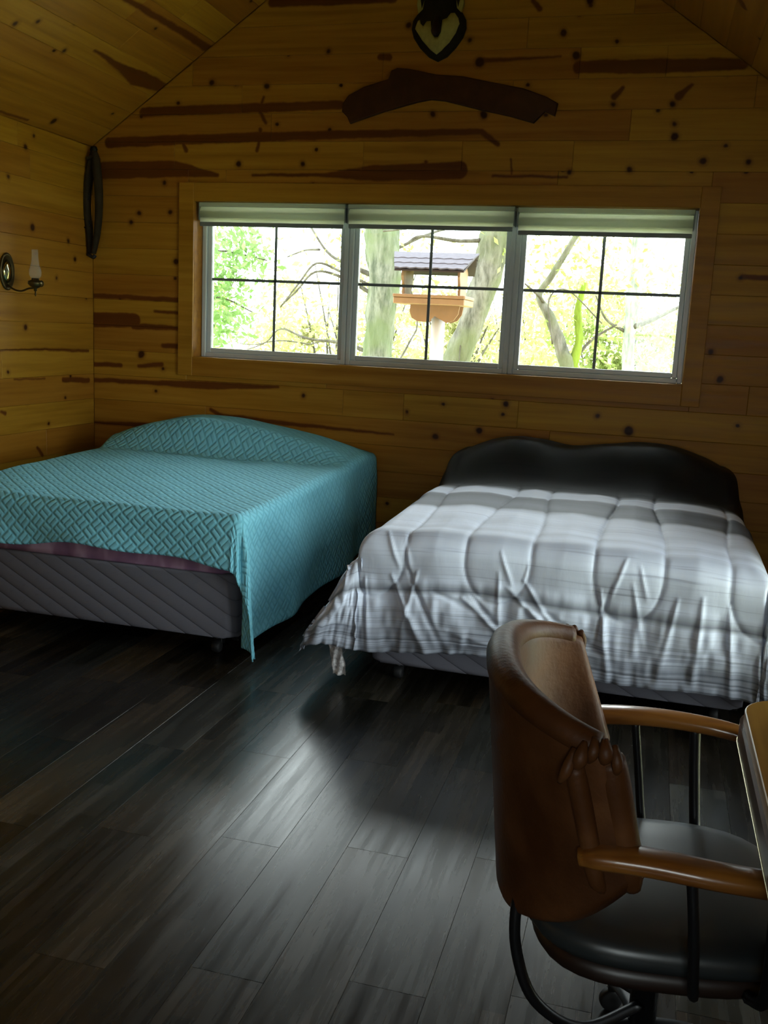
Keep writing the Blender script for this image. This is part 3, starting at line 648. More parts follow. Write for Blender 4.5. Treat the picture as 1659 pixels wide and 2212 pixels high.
# drawn-in folds over the foot of the bed
def fold(a, b, w, hgt):
    global FD
    a, b = np.array(a), np.array(b); ba = b-a; L2 = (ba**2).sum()
    u_ = np.clip(((S-a[0])*ba[0]+(Tt-a[1])*ba[1])/L2, 0, 1); d_ = np.hypot(S-a[0]-u_*ba[0], Tt-a[1]-u_*ba[1])
    w *= .8; FD = FD+.65*hgt*np.exp(-(d_/(w*(.5+.8*u_)))**2)*np.sin(np.pi*np.clip(u_*.92+.06, 0, 1))**.6
FD = np.zeros(S.shape)
for a, b, w, hg in [((-.66,3.68),(-.47,3.32),.018,.026),((-.60,3.72),(-.42,3.36),.014,-.020),((-.55,3.70),(-.60,3.45),.012,.016),((-.78,3.66),(-.74,3.34),.015,.022),
    ((-.36,3.60),(-.05,3.36),.020,.026),((-.33,3.62),(-.12,3.40),.014,-.018),((-.18,3.66),(.12,3.42),.018,.024),((-.12,3.70),(.02,3.52),.012,.018),((-.22,3.72),(-.20,3.42),.012,.016),((-.05,3.60),(.25,3.44),.015,-.018),
    ((-.48,3.62),(-.22,3.52),.016,-.016),((-.42,3.46),(-.08,3.38),.014,.014),((.18,3.70),(.24,3.34),.016,.028),((.22,3.72),(.16,3.45),.012,-.014),((.30,3.74),(.36,3.50),.012,.014),((.47,3.70),(.43,3.44),.015,.018),((.56,3.72),(.55,3.38),.018,.02),
    ((.66,3.70),(.70,3.36),.016,.018),((-.90,3.80),(-1.02,3.55),.016,.018),((-1.0,3.7),(-1.2,3.5),.016,.014),((-.70,3.86),(-.62,3.70),.010,.012),((-.62,3.84),(-.58,3.70),.009,.010),((-.22,3.80),(-.16,3.66),.009,.012),((-.10,3.78),(-.12,3.66),.009,.010),((.27,3.82),(.22,3.68),.010,.012),((.32,3.80),(.36,3.68),.009,.010),((.80,3.78),(.84,3.42),.02,-.03)]:
    fold(a, b, w, hg)
lowm = sstep(3.72, 3.55, Tt)
FD += .007*lowm*vnoise(S*22+4, Tt*9)+.005*vnoise(S*9, Tt*7+5)+.006*lowm*vnoise(S*40, Tt*14)
hm = sstep(3.42, 3.32, Tt); FD += hm*.016*np.abs(np.sin(S*23+2*vnoise(S*6, Tt*2)))
P = np.stack([X, Y, Z], -1); du = np.gradient(P, axis=0); dv = np.gradient(P, axis=1); N = np.cross(du, dv); N /= np.linalg.norm(N, axis=-1)[...,None]+1e-9
head = 1-sstep(5.6, 5.9, Tt)
P = P+N*((puff*(.05+.95*(1-sstep(5.0, 5.3, Tt)))+FD))[...,None]
P[...,1] = np.minimum(P[...,1], 5.965); P[...,2] = np.maximum(P[...,2], .03); P[...,0] = np.minimum(P[...,0], XR-.03)
comf = cloth_obj('comforter', P[...,0], P[...,1], P[...,2], S, Tt, COMF, .010)
tag(comf, 'puffy satin comforter striped black, grey and white, spread over the right-hand bed', 'comforter')
# crumpled clear plastic strip hanging under the comforter corner
t = NT('crinkled_clear_plastic'); n = t.noise(t.coord(), 60., 3.)
t.set(t.ramp(n, [(.4, (.35,.33,.33)), (.6, (.62,.60,.60))]), .2, spec=.6, Transmission_Weight=.15); t.bump(n, .01, .8); PLAS = t.m
nu, nv = 14, 34; V = []; 
for j in range(nv):
    for i in range(nu):
        u_, v_ = i/(nu-1), j/(nv-1); z = .262-.215*v_
        V.append((-1.205+.058*(u_-.5)+.030*v_+.003*math.sin(v_*9), 3.80+.005*math.sin(u_*11+v_*13)+.003*math.sin(v_*29+u_*5), z+.004*math.sin(u_*9)))
n0 = len(V); V += [(x, y+.0012, z) for x, y, z in V]
F = [];
for j in range(nv-1):
    for i in range(nu-1):
        a = j*nu+i; F.append((a, a+1, a+1+nu, a+nu)); F.append((n0+a, n0+a+nu, n0+a+1+nu, n0+a+1))
for j in range(nv-1):
    for a, b in ((j*nu, (j+1)*nu), (j*nu+nu-1, (j+1)*nu+nu-1)): F.append((a, b, b+n0, a+n0))
tag(mesh_obj('plastic_strip', V, F, PLAS, smooth=True), 'crumpled grey-white strip dangling to the floor under the comforter corner', 'plastic strip')

# ------------------------------------------------------------------ roller blinds
t = NT('blind_fabric'); n = t.noise(t.vm('MULTIPLY', t.coord(), (3, 60, 60)), 6., 2.)
t.set(t.mix(n, (.66,.74,.66), (.76,.84,.74)), .8, spec=.2, Transmission_Weight=.0); 
bs = t.node('ShaderNodeBsdfTranslucent'); bs.inputs[0].default_value = (.86,.88,.80,1); mxs = t.node('ShaderNodeMixShader'); mxs.inputs[0].default_value = .62
t.t.links.new(t.b.outputs[0], mxs.inputs[1]); t.t.links.new(bs.outputs[0], mxs.inputs[2]); t.t.links.new(mxs.outputs[0], t.n['Material Output'].inputs[0]); BLIND = t.m
BRAIL = simple('blind_bottom_rail', (.22,.26,.25), .5, var=.04)
for (a, b, dz, lab) in ((-2.935, -1.932, 0, 'rolled-up sage white roller blind over the left window panel'), (-1.925, -.876, .004, 'rolled-up sage white roller blind over the middle window panel, behind it the bird feeder'), (-.868, .150, -.014, 'rolled-up sage white roller blind over the right window panel, hanging slightly lower')):
    cx = (a+b)/2; r = tag(empty('roller_blind', (cx, YB+.0, 0)), lab, 'blind', 'roller blinds across the top of the window'); h = (b-a)/2; zt = WZ1-.004+min(dz,0)*.3
    bm = bmesh.new(); prof = []
    R_ = .044
    M = Matrix.Rotation(math.pi/2, 4, 'Y'); add_lathe(bm, [(.006,-h+.012),(R_,-h+.012),(R_,h-.012),(.006,h-.012)], (0, .044, zt-.066+dz*.5), 28, M)
    bm_obj('fabric_roll', bm, BLIND, r, True)
    bm = bmesh.new(); add_box(bm, -h+.012, h-.012, .010, .0125, WZ1-.128+dz, zt-.060, 0); bm_obj('fabric', bm, BLIND, r)
    bm = bmesh.new(); add_box(bm, -h+.012, h-.012, .004, .022, WZ1-.152+dz, WZ1-.126+dz, .005, 2); bm_obj('bottom_rail', bm, BRAIL, r)
    bm = bmesh.new(); add_box(bm, -h+.002, h-.002, .006, .070, zt-.026, zt, .004); bm_obj('headrail', bm, BLIND, r)
    for sgn in (-1, 1):
        bm = bmesh.new(); add_box(bm, sgn*(h-.006)-.003, sgn*(h-.006)+.003, .006, .090, zt-.110, zt-.002, .001); bm_obj('bracket', bm, BRAIL, r)
# ------------------------------------------------------------------ wall decor
UP = lambda u, v, d: (u, d, v)
DKWOOD = simple('dark_stained_wood', (.060,.020,.006), .5, var=.5, scale=14, spec=.25)
sg = [(-1.973,2.796),(-1.969,2.844),(-1.935,2.889),(-1.841,2.935),(-1.69,2.977),(-1.672,3.023),(-1.636,3.038),(-1.57,3.032),(-1.502,3.019),(-1.402,2.997),(-1.235,2.984),(-1.069,2.95),(-.878,2.912),(-.741,2.864),(-.672,2.828),(-.685,2.758),(-.743,2.784),(-.805,2.721),(-.947,2.76),(-1.113,2.795),(-1.338,2.849),(-1.422,2.858),(-1.506,2.844),(-1.704,2.794),(-1.92,2.727),(-1.939,2.764)]
r = tag(empty('wooden_plaque', (-1.33, YB, 2.86)), 'dark brown arched wooden banner sign with notched ends, above the window', 'sign')
prism('board', [(a+1.33, b-2.86) for a, b in sg], UP, -.001, -.028, DKWOOD, r, .006)
# carved animal head: heart-shaped face narrowing to the chin, ears up, pale cheeks
FUR = simple('dark_painted_fur', (.020,.016,.007), .7, var=.4, scale=40, spec=.2); PALE = simple('pale_yellow_painted_fur', (.42,.38,.10), .7, var=.3, scale=35, spec=.2)
GREYP = simple('grey_painted_fur', (.22,.18,.11), .7, var=.3, scale=35, spec=.2); NOSE = simple('dark_muzzle_paint', (.018,.006,.005), .5, var=.2)
r = tag(empty('animal_head_plaque', (-1.395, YB, 3.24)), 'carved dark animal head with pale cheeks and ears, high on the wall', 'wall decoration')
ol = [(0,-.170),(-.055,-.145),(-.110,-.095),(-.150,-.040),(-.166,.010),(-.160,.055),(-.135,.090),(-.105,.118),(-.095,.19),(-.06,.235),(0,.25),(.06,.235),(.095,.19),(.105,.118),(.135,.090),(.155,.055),(.160,.010),(.144,-.040),(.105,-.095),(.055,-.145)]
n = len(ol); V = []; F = []
lay = [(1.0,-.002),(1.0,-.020),(.93,-.040),(.78,-.062),(.55,-.080),(.28,-.090),(.03,-.094)]
for sc_, d in lay:
    for x, z in ol: V.append((x*sc_, d, (z-.02)*sc_+.02))
for i in range(len(lay)-1):
    for k in range(n): F.append((i*n+k, i*n+(k+1)%n, (i+1)*n+(k+1)%n, (i+1)*n+k))
F.append(tuple(range(n))[::-1]); F.append(tuple((len(lay)-1)*n+k for k in range(n)))
mesh_obj('head', V, F, FUR, r, smooth=True)
def inner(s0, dep): return s0
chk = [(-.135,.000),(-.118,.040),(-.105,.044),(-.098,.022),(-.080,.005),(-.060,.030),(-.035,.030),(-.028,-.030),(-.010,-.055),(.012,-.055),(.028,-.030),(.034,.035),(.060,.045),(.078,.075),(.098,.078),(.120,.050),(.128,.020),(.110,-.030),(.075,-.080),(.030,-.122),(.0,-.142),(-.035,-.118),(-.085,-.068)]
def hdepth(x, z):   # height of the head relief at a point
    a = math.atan2(z-.02, x); best = 9
    for i in range(n):
        x0, z0 = ol[i]; x1, z1 = ol[(i+1)%n]; z0 -= .02; z1 -= .02
        den = (x1-x0)*math.sin(a)-(z1-z0)*math.cos(a)
        if abs(den) < 1e-9: continue
        t_ = (z0*math.cos(a)-x0*math.sin(a))/den
        if -.001 <= t_ <= 1.001:
            R_ = (x0+(x1-x0)*t_)*math.cos(a)+(z0+(z1-z0)*t_)*math.sin(a)
            if R_ > 0: best = min(best, R_)
    k = math.hypot(x, z-.02)/best; L_ = lay[::-1]
    for (s0, d0), (s1, d1) in zip(L_, L_[1:]):
        if k <= s1: return d0+(d1-d0)*(k-s0)/max(s1-s0, 1e-6)
    return -.02
bm = bmesh.new(); bm.faces.new([bm.verts.new((x, 0, z)) for x, z in chk]); bmesh.ops.triangulate(bm, faces=bm.faces[:]); bmesh.ops.subdivide_edges(bm, edges=bm.edges[:], cuts=3, use_grid_fill=True); bmesh.ops.triangulate(bm, faces=bm.faces[:])
for v in bm.verts: v.co.y = hdepth(v.co.x, v.co.z)-.005
ex = bmesh.ops.extrude_face_region(bm, geom=bm.faces[:]); bmesh.ops.translate(bm, vec=(0,.006,0), verts=[e for e in ex['geom'] if isinstance(e, bmesh.types.BMVert)])
bm_obj('cheek_patch', bm, PALE, r, True)
tube('muzzle', [(0,-.088,.055),(0,-.104,.01),(0,-.108,-.03),(0,-.100,-.052)], [.012,.022,.026,.014], NOSE, r, sides=10)
for sx in (-1, 1):
    ear = [(sx*.125,.075),(sx*.140,.14),(sx*.128,.23),(sx*.105,.29),(sx*.080,.24),(sx*.072,.17),(sx*.085,.115)]
    e = prism('ear', [(a, b) for a, b in ear], UP, -.004, -.030, PALE, r, .004)
    ins = [(sx*.108,.12),(sx*.118,.17),(sx*.106,.24),(sx*.090,.18)]
    bm = bmesh.new(); add_prism(bm, ins, UP, -.028, -.034, .001); bmesh.ops.translate(bm, vec=-e.location, verts=bm.verts[:]); bm_obj('inner_ear', bm, FUR, e)

# pair of horse-collar hames hung in the corner
WEATH = simple('weathered_black_wood', (.030,.021,.011), .75, var=.5, scale=18, spec=.2)
r = tag(empty('hames', (-3.64, 5.93, 2.22)), 'old dark wood and iron horse-collar hames hanging in the left corner', 'wall decoration')
for sx, yy in ((-1, 0), (1, -.02)):
    h = tube('hame', [(sx*.012,yy,.335),(sx*.022,yy,.27),(sx*.045,yy-.01,.12),(sx*.050,yy-.015,-.02),(sx*.034,yy-.01,-.18),(sx*.020-.02,yy,-.31)], [.020,.034,.034,.031,.027,.020], WEATH, r, sides=10, flat=.8)
    bm = bmesh.new(); add_lathe(bm, [(.002,-.022),(.014,-.018),(.020,0),(.014,.018),(.002,.022)], Vector((sx*.012,yy,.345))-h.location, 14); bm_obj('knob', bm, DARKMETAL, h, True)
tube('strap', [(-.035,-.028,.285),(0,-.036,.295),(.035,-.030,.285)], .012, RUBBER, r, sides=8)
tube('strap', [(-.045,-.018,-.315),(0,-.026,-.335),(.012,-.020,-.320)], .012, RUBBER, r, sides=8)
for z in (.05, -.12): tube('iron_ring', [(-.05+.028*math.cos(a), -.032, z+.028*math.sin(a)) for a in np.linspace(0, 2*math.pi, 13)], .0045, DARKMETAL, r, sides=6, n=2)
tube('hanging_nail', [(0,.065,.300),(0,-.01,.302)], .004, DARKMETAL, r, sides=8)

# oil-lamp style sconce on the left wall
BRASS = simple('aged_brass', (.10,.075,.028), .35, .8, var=.35, scale=30); MIRR = simple('polished_reflector', (.62,.60,.36), .12, 1., var=.1)
t = NT('lamp_chimney_glass'); t.set((.85,.9,.85), .25, spec=.5, Transmission_Weight=.0, Alpha=.07); CHIM = t.m
r = tag(empty('wall_sconce', (XL, 5.07, 1.735)), 'brass oil-lamp wall sconce with oval reflector and clear glass chimney on the left wall', 'wall lamp')
RY = Matrix.Rotation(math.pi/2, 4, 'Y')
bm = bmesh.new(); add_lathe(bm, [(.003,.001),(.104,.001),(.108,.010),(.096,.014),(.090,.008),(.003,.004)], (0,0,0), 30, RY); bmesh.ops.scale(bm, vec=(1,.62,1), verts=bm.verts[:]); bp = bm_obj('backplate', bm, BRASS, r, True)
bm = bmesh.new(); add_lathe(bm, [(.002,.020),(.040,.014),(.070,.009),(.003,.006)], (0,0,0), 26, RY); bmesh.ops.scale(bm, vec=(1,.62,1), verts=bm.verts[:]); bmesh.ops.translate(bm, vec=-bp.location, verts=bm.verts[:]); bm_obj('reflector', bm, MIRR, bp, True)
tube('arm', [(.008,0,-.075),(.05,.0,-.100),(.10,0,-.108),(.15,0,-.092),(.185,0,-.088)], .0055, BRASS, r, sides=8)
cup = lathe('lamp_font', [(.004,-.045),(.010,-.040),(.008,-.030),(.028,-.018),(.042,-.004),(.040,.012),(.022,.020),(.020,.030),(.004,.031)], (.195,0,-.062), BRASS, r, 20)
bm = bmesh.new(); add_lathe(bm, [(.002,-.03),(.006,-.02),(.003,0)], Vector((.195,0,-.105))-cup.location, 8); bm_obj('finial', bm, BRASS, cup, True)
tube('ring_handle', [(.235+.014*math.cos(a), 0, -.062+.016*math.sin(a)) for a in np.linspace(0, 2*math.pi, 11)], .003, BRASS, r, sides=6, n=2)
bm = bmesh.new(); prof = [(.024,0),(.034,.02),(.036,.045),(.026,.075),(.020,.11),(.019,.165)]
pr = prof+[(a-.0015, b) for a, b in prof[::-1]]; add_lathe(bm, pr, (.195,0,-.035), 20); bm_obj('glass_chimney', bm, CHIM, r, True)

# ------------------------------------------------------------------ dining chair
t = NT('brown_leather'); n = t.noise(t.coord(), 5., 3.); f2 = t.noise(t.coord(), 90., 3.)
t.set(t.ramp(n, [(.35, (.045,.014,.003)), (.55, (.085,.030,.008)), (.7, (.14,.055,.016))]), t.maprange(n, .3, .7, .46, .6), spec=.28); t.bump(t.math('ADD', t.math('MULTIPLY', f2, .3), n), .006, .5); LEATH = t.m
DLEATH = simple('dark_brown_vinyl', (.018,.009,.006), .4, var=.3, scale=12)
SEATM = simple('black_seat_vinyl', (.022,.026,.027), .36, var=.2, scale=10, spec=.6)
t = NT('oak_arm'); P = t.coord(); g = t.noise(t.vm('MULTIPLY', P, (3, 30, 30)), 1., 3.)
t.set(t.ramp(g, [(.35, (.15,.052,.010)), (.6, (.27,.110,.020))]), .28, spec=.5, Coat_Weight=.3); t.bump(g, .002, .3); OAK = t.m
ch = tag(empty('armchair', (.055, 1.865, 0), math.radians(9)), 'brown leather barrel-back kitchen armchair with honey wooden arms, pulled up to the table', 'chair')
# padded barrel back; phi runs from the near wing (-1) to the far wing (+1)
NP, NTT = 73, 40
def back_pt(phi, k, side):
    """k 0..1 bottom to top, side -1 outer .. +1 inner"""
    a = abs(phi)
    zt = .905-.058*a**2.4; zb = .415+.150*a**2.2+.055*max(0, (a-.72)/.28)**2
    z = zb+(zt-zb)*k
    hw_ = .312-.050*(1-k)*.6
    y = math.copysign(hw_*math.sin(a*1.25)/math.sin(1.25), phi)
    xm = -.290+.180*(a**2.3)
    rec = .050*(1-k)+(.030*a**3)*(1-k)
    th = .030*(1-.18*a)
    ends = math.sqrt(max(0, 1-max(0,(a-.93)/.07)**2))
    kk = min(k, 1-k); rnd_ = math.sqrt(max(0, 1-max(0, (.055-kk)/.055)**2))
    off = side*th*(.12+.88*rnd_)*(.18+.82*ends)
    # offset along plan normal
    nx = math.cos(a*.95); ny = -math.copysign(math.sin(a*.95), phi)
    return (xm+rec+nx*off, y+ny*off, z)
V = []; ring = []
for i in range(NP):
    phi = -1+2*i/(NP-1); row = []
    for j in range(NTT+1): row.append(back_pt(phi, j/NTT, -1))
    for j in range(NTT, -1, -1): row.append(back_pt(phi, j/NTT, 1))
    V += row
W_ = 2*(NTT+1); F = []
for i in range(NP-1):
    for j in range(W_): F.append((i*W_+j, (i+1)*W_+j, (i+1)*W_+(j+1)%W_, i*W_+(j+1)%W_))
F.append(tuple(range(W_))); F.append(tuple((NP-1)*W_+j for j in range(W_))[::-1])
ob = mesh_obj('backrest', V, F, LEATH, ch, smooth=True)
# rolled rim along the top and down each wing, gathered pleats at the corners
def rimp(phi, k, s_=0): x, y, z = back_pt(phi, k, 0); return (x, y, z)
rim = [rimp(p, .965) for p in np.linspace(-.93, .93, 25)]
tube('rim_roll', rim, [.030+.004*math.cos(p*3) for p in np.linspace(-1,1,25)], LEATH, ch, sides=12, n=3)
for sgn in (-1, 1):
    pth = [back_pt(sgn*.93, k, 0) for k in (.90,.75,.55,.35,.15,.04)]
    tube('wing_roll', [(x+(.016 if sgn < 0 else .002), y-sgn*.002, z) for x, y, z in pth], [q_*(1 if sgn < 0 else .72) for q_ in (.026,.028,.027,.026,.024,.014)], LEATH, ch, sides=12, n=4)
    tube('wing_roll', [(x-.040, y+sgn*.012, z-.012) for x, y, z in pth[:-1]]+[(pth[-1][0]-.034, pth[-1][1]+sgn*.006, pth[-1][2])], [.016,.018,.018,.017,.015,.010], LEATH, ch, sides=10, n=4)
    bm = bmesh.new(); x0, y0, z0 = back_pt(sgn*.93, .93, 0)
    for q_ in range(5):
        t_ = q_/4; add_tube(bm, [(x0-.060+.088*t_, y0+sgn*.010, z0-.052+.040*math.sin(t_*2.6)), (x0-.052+.080*t_, y0+sgn*.026, z0-.024+.036*math.sin(t_*2.6)), (x0-.040+.062*t_, y0+sgn*.012, z0+.010+.022*math.sin(t_*2.6))], [.004,.010+.003*(q_%2),.006], 8, 4)
    bm_obj('pleats', bm, LEATH, ch, True)
# seat: rounded cushion over a vinyl shell
def cushion(name, cx, cy, hx, hy, z0, z1, mat, crown, pw_=3.2):
    V = []; F = []; ns, nr = 48, 12
    prof = [(0.0, z0), (.9, z0), (.97, z0+.008), (1.0, z0+(z1-z0)*.4), (.985, z1-.012), (.94, z1-.003), (.8, z1+crown*.35), (.5, z1+crown*.8), (.0, z1+crown)]
    for rr_, z in prof:
        for k in range(ns):
            a = 2*math.pi*k/ns; c_, s_ = math.cos(a), math.sin(a); q_ = (abs(c_)**pw_+abs(s_)**pw_)**(-1/pw_)
            V.append((cx+hx*max(rr_,.002)*q_*c_, cy+hy*max(rr_,.002)*q_*s_, z))
    for i in range(len(prof)-1):
        for k in range(ns): F.append((i*ns+k, i*ns+(k+1)%ns, (i+1)*ns+(k+1)%ns, (i+1)*ns+k))
    F.append(tuple(range(ns))[::-1]); F.append(tuple((len(prof)-1)*ns+k for k in range(ns)))
    return mesh_obj(name, V, F, mat, ch, smooth=True)
cushion('seat', .050, 0, .270, .255, .405, .462, SEATM, .014)
cushion('seat_shell', .045, 0, .245, .235, .355, .405, DLEATH, .001)
# wooden arms and their steel posts
def arm(sgn):
    P = [(-.150,.302,.652),(-.118,.306,.660),(-.03,.322,.664),(.08,.338,.660),(.19,.335,.652),(.265,.312,.646),(.285,.290,.644)]
    P = [(x, sgn*y, z) for x, y, z in P]; R_ = [.020,.031,.031,.030,.029,.026,.014]
    bm = bmesh.new(); PR = catmull(np.hstack([np.array(P), np.array(R_)[:,None]]), 6); rings = []
    for i in range(len(PR)):
        d = PR[min(i+1, len(PR)-1),:3]-PR[max(i-1,0),:3]; d /= np.linalg.norm(d); sd = np.cross(d, (0,0,1)); sd /= np.linalg.norm(sd); upv = np.cross(sd, d); ring = []
        for k in range(16):
            a = 2*math.pi*k/16; c_, s_ = math.cos(a), math.sin(a); q_ = (abs(c_)**3.4+abs(s_)**3.4)**(-1/3.4)
            ring.append(bm.verts.new(PR[i,:3]+sd*c_*q_*PR[i,3]+upv*s_*q_*PR[i,3]*.55))
        rings.append(ring)
    for i in range(len(rings)-1):
        for k in range(16): bm.faces.new((rings[i][k], rings[i][(k+1)%16], rings[i+1][(k+1)%16], rings[i+1][k]))
    bm.faces.new(rings[0][::-1]); bm.faces.new(rings[-1]); return bm_obj('armrest', bm, OAK, ch, True)
for sgn in (-1, 1):
    arm(sgn)
    tube('arm_post', [(.030,sgn*.328,.655),(.045,sgn*.322,.55),(.062,sgn*.295,.42),(.080,sgn*.235,.375)], .0095, DARKMETAL, ch, sides=8)
    tube('arm_post', [(.165,sgn*.332,.650),(.172,sgn*.325,.55),(.180,sgn*.295,.42),(.175,sgn*.230,.375)], .0125, DARKMETAL, ch, sides=8)
    tube('back_support', [(-.215,sgn*.150,.56),(-.236,sgn*.155,.46),(-.228,sgn*.155,.36),(-.185,sgn*.150,.26),(-.09,sgn*.12,.195),(.035,sgn*.02,.185)], .011, DARKMETAL, ch, sides=10)
lathe('swivel_column', [(.028,.10),(.028,.30),(.075,.318),(.080,.352),(.02,.354)], (.045,0,0), DARKMETAL, ch, 20)
for k in range(4):
    a = math.radians(90*k+8); c_, s_ = math.cos(a), math.sin(a)
    lg = tube('leg', [(.045+.015*c_,.015*s_,.125),(.045+.11*c_,.11*s_,.112),(.045+.21*c_,.21*s_,.072)], [.020,.017,.013], DARKMETAL, ch, sides=10, flat=.8)
    bm = bmesh.new(); add_lathe(bm, [(.004,-.012),(.022,-.012),(.026,-.006),(.026,.006),(.022,.012),(.004,.012)], Vector((.045+.21*c_,.21*s_,.0265))-lg.location, 16, Matrix.Rotation(a,4,'Z') @ Matrix.Rotation(math.pi/2,4,'Y'))
    add_box(bm, *[x for p_ in zip((Vector((.045+.21*c_,.21*s_,.055))-lg.location)-Vector((.008,.008,.010)), (Vector((.045+.21*c_,.21*s_,.055))-lg.location)+Vector((.008,.008,.016))) for x in p_]); bm_obj('caster', bm, RUBBER, lg, True)

# ------------------------------------------------------------------ table at the right edge
tb = tag(empty('dining_table', (.585, 1.46, 0)), 'honey oak table with rounded corner and dark brown edge, at the right', 'table')
t = NT('oak_tabletop'); P = t.coord(); g = t.noise(t.vm('MULTIPLY', P, (26, 2.5, 20)), 1., 3.)
t.set(t.ramp(g, [(.35, (.28,.14,.018)), (.6, (.40,.22,.032))]), .3, spec=.5); TOPM = t.m; EDGE = simple('dark_brown_table_edge', (.070,.028,.010), .35, var=.2); 
def rrect(hx, hy, rc, n=8):
    return [(sx*(hx-rc)+rc*math.cos(math.radians(a0+90*k/n)), sy*(hy-rc)+rc*math.sin(math.radians(a0+90*k/n))) for sx, sy, a0 in ((1,1,0),(-1,1,90),(-1,-1,180),(1,-1,270)) for k in range(n+1)]
UZ = lambda u, v, d: (u, v, d)
prism('tabletop', rrect(.338, .692, .10), UZ, .735, .760, TOPM, tb, .003)
prism('edge_band', rrect(.345, .699, .105), UZ, .690, .7345, EDGE, tb, .0)
GLINT = simple('edge_glint_metal', (.55,.50,.32), .25, .9, var=.05)  # thin bright line added to stand in for the light glint on the lower edge
pts = rrect(.345, .699, .105); bm = bmesh.new(); add_tube(bm, [(a*1.002, b*1.002, .6905) for a, b in pts+[pts[0]]], .0016, 6, 1, False); bm_obj('edge_glint', bm, GLINT, tb, True)
for sy in (-1, 1):
    bm = bmesh.new(); add_box(bm, -.035+.08, .035+.08, sy*.42-.035, sy*.42+.035, .05, .690, .006); lg = bm_obj('leg', bm, EDGE, tb)
    bm = bmesh.new(); add_box(bm, -.24, .28, sy*.42-.035, sy*.42+.035, .0, .05, .008); bm_obj('foot', bm, EDGE, tb)
# ------------------------------------------------------------------ outside: woodland, bird feeder
t = NT('sunny_grass'); P = t.pos(); n = t.noise(P, .9, 4.); n2 = t.noise(P, 14., 3.)
t.set(t.mix(t.math('MULTIPLY', n2, .6), t.ramp(n, [(.35, (.30,.36,.08)), (.5, (.52,.52,.18)), (.62, (.66,.60,.32))]), (.75,.72,.42)), .9, spec=.1); GRASS = t.m
bm = bmesh.new(); nx_, ny_ = 40, 40; G = [[bm.verts.new((-30+60*i/nx_, 6.5+44*j/ny_, -.45+.02*max(0, j-6)+.12*math.sin(i*.9+j*.5)*min(1, j/6))) for j in range(ny_+1)] for i in range(nx_+1)]
for i in range(nx_):
    for j in range(ny_): bm.faces.new((G[i][j], G[i+1][j], G[i+1][j+1], G[i][j+1]))
gr = struct('ground', bm, GRASS)
bm = bmesh.new(); add_box(bm, -25, -4.0, -25, 6.45, -.6, -.45); add_box(bm, 1.3, 25, -25, 6.45, -.6, -.45); add_box(bm, -4.0, 1.3, -25, -2.0, -.6, -.45); struct('ground', bm, GRASS)
def bark(name, c0, c1, moss=None):
    t = NT(name); P = t.coord(); n = t.noise(t.vm('MULTIPLY', P, (16, 16, 4)), 1., 4., .65); n2 = t.noise(P, 2.2, 3.)
    c = t.ramp(n, [(.35, c0), (.62, c1)])
    if moss: c = t.mix(t.maprange(n2, .44, .60, 0., .8), c, moss)
    t.set(c, .9, spec=.1); t.bump(n, .03, .7); return t.m
BK1 = bark('mossy_grey_bark', (.05,.06,.042), (.16,.165,.135), (.095,.12,.06)); BK2 = bark('grey_bark', (.05,.05,.04), (.16,.155,.135), (.10,.115,.06))
BK3 = bark('bright_moss_bark', (.08,.11,.015), (.15,.22,.03)); BK4 = bark('pale_bark', (.13,.15,.13), (.25,.27,.24)); TWIG = bark('twig_bark', (.045,.04,.03), (.10,.095,.075))
def leafmat(name, a, b, tr=.5):
    t = NT(name); r = t.node('ShaderNodeNewGeometry').outputs['Random Per Island']
    c = t.mix(r, a, b); t.set(c, .7, spec=.2); ts = t.node('ShaderNodeBsdfTranslucent'); t.t.links.new(c, ts.inputs[0]); m = t.node('ShaderNodeMixShader'); m.inputs[0].default_value = tr
    t.t.links.new(t.b.outputs[0], m.inputs[1]); t.t.links.new(ts.outputs[0], m.inputs[2]); t.t.links.new(m.outputs[0], t.n['Material Output'].inputs[0]); return t.m
LG = leafmat('fresh_green_leaf', (.12,.24,.06), (.26,.38,.17)); LY = leafmat('pale_yellow_leaf', (.30,.32,.12), (.44,.43,.24)); LM = leafmat('yellow_green_leaf', (.20,.27,.06), (.34,.38,.16))
def leaves(name, blobs, size, mat, parent):
    """blobs: (x,y,z, radius, count)"""
    V = []; F = []
    C = np.concatenate([np.array([x,y,z])+RNG.normal(size=(int(n),3))*r*.5 for x,y,z,r,n in blobs]); N = len(C)
    a = RNG.normal(size=(N,3)); a /= np.linalg.norm(a,axis=1)[:,None]; b = np.cross(a, RNG.normal(size=(N,3))); b /= np.linalg.norm(b,axis=1)[:,None]
    s = size*RNG.uniform(.6,1.3,(N,1)); c = np.cross(a,b)
    V = np.stack([C-a*s, C+b*s*.45-c*s*.1, C+a*s, C-b*s*.45-c*s*.1], 1).reshape(-1,3)
    I = np.arange(N)*4; F = np.stack([I,I+1,I+2,I+3],1)
    o = mesh_obj(name, V, F, mat, parent); tag(o, kind='stuff'); return o
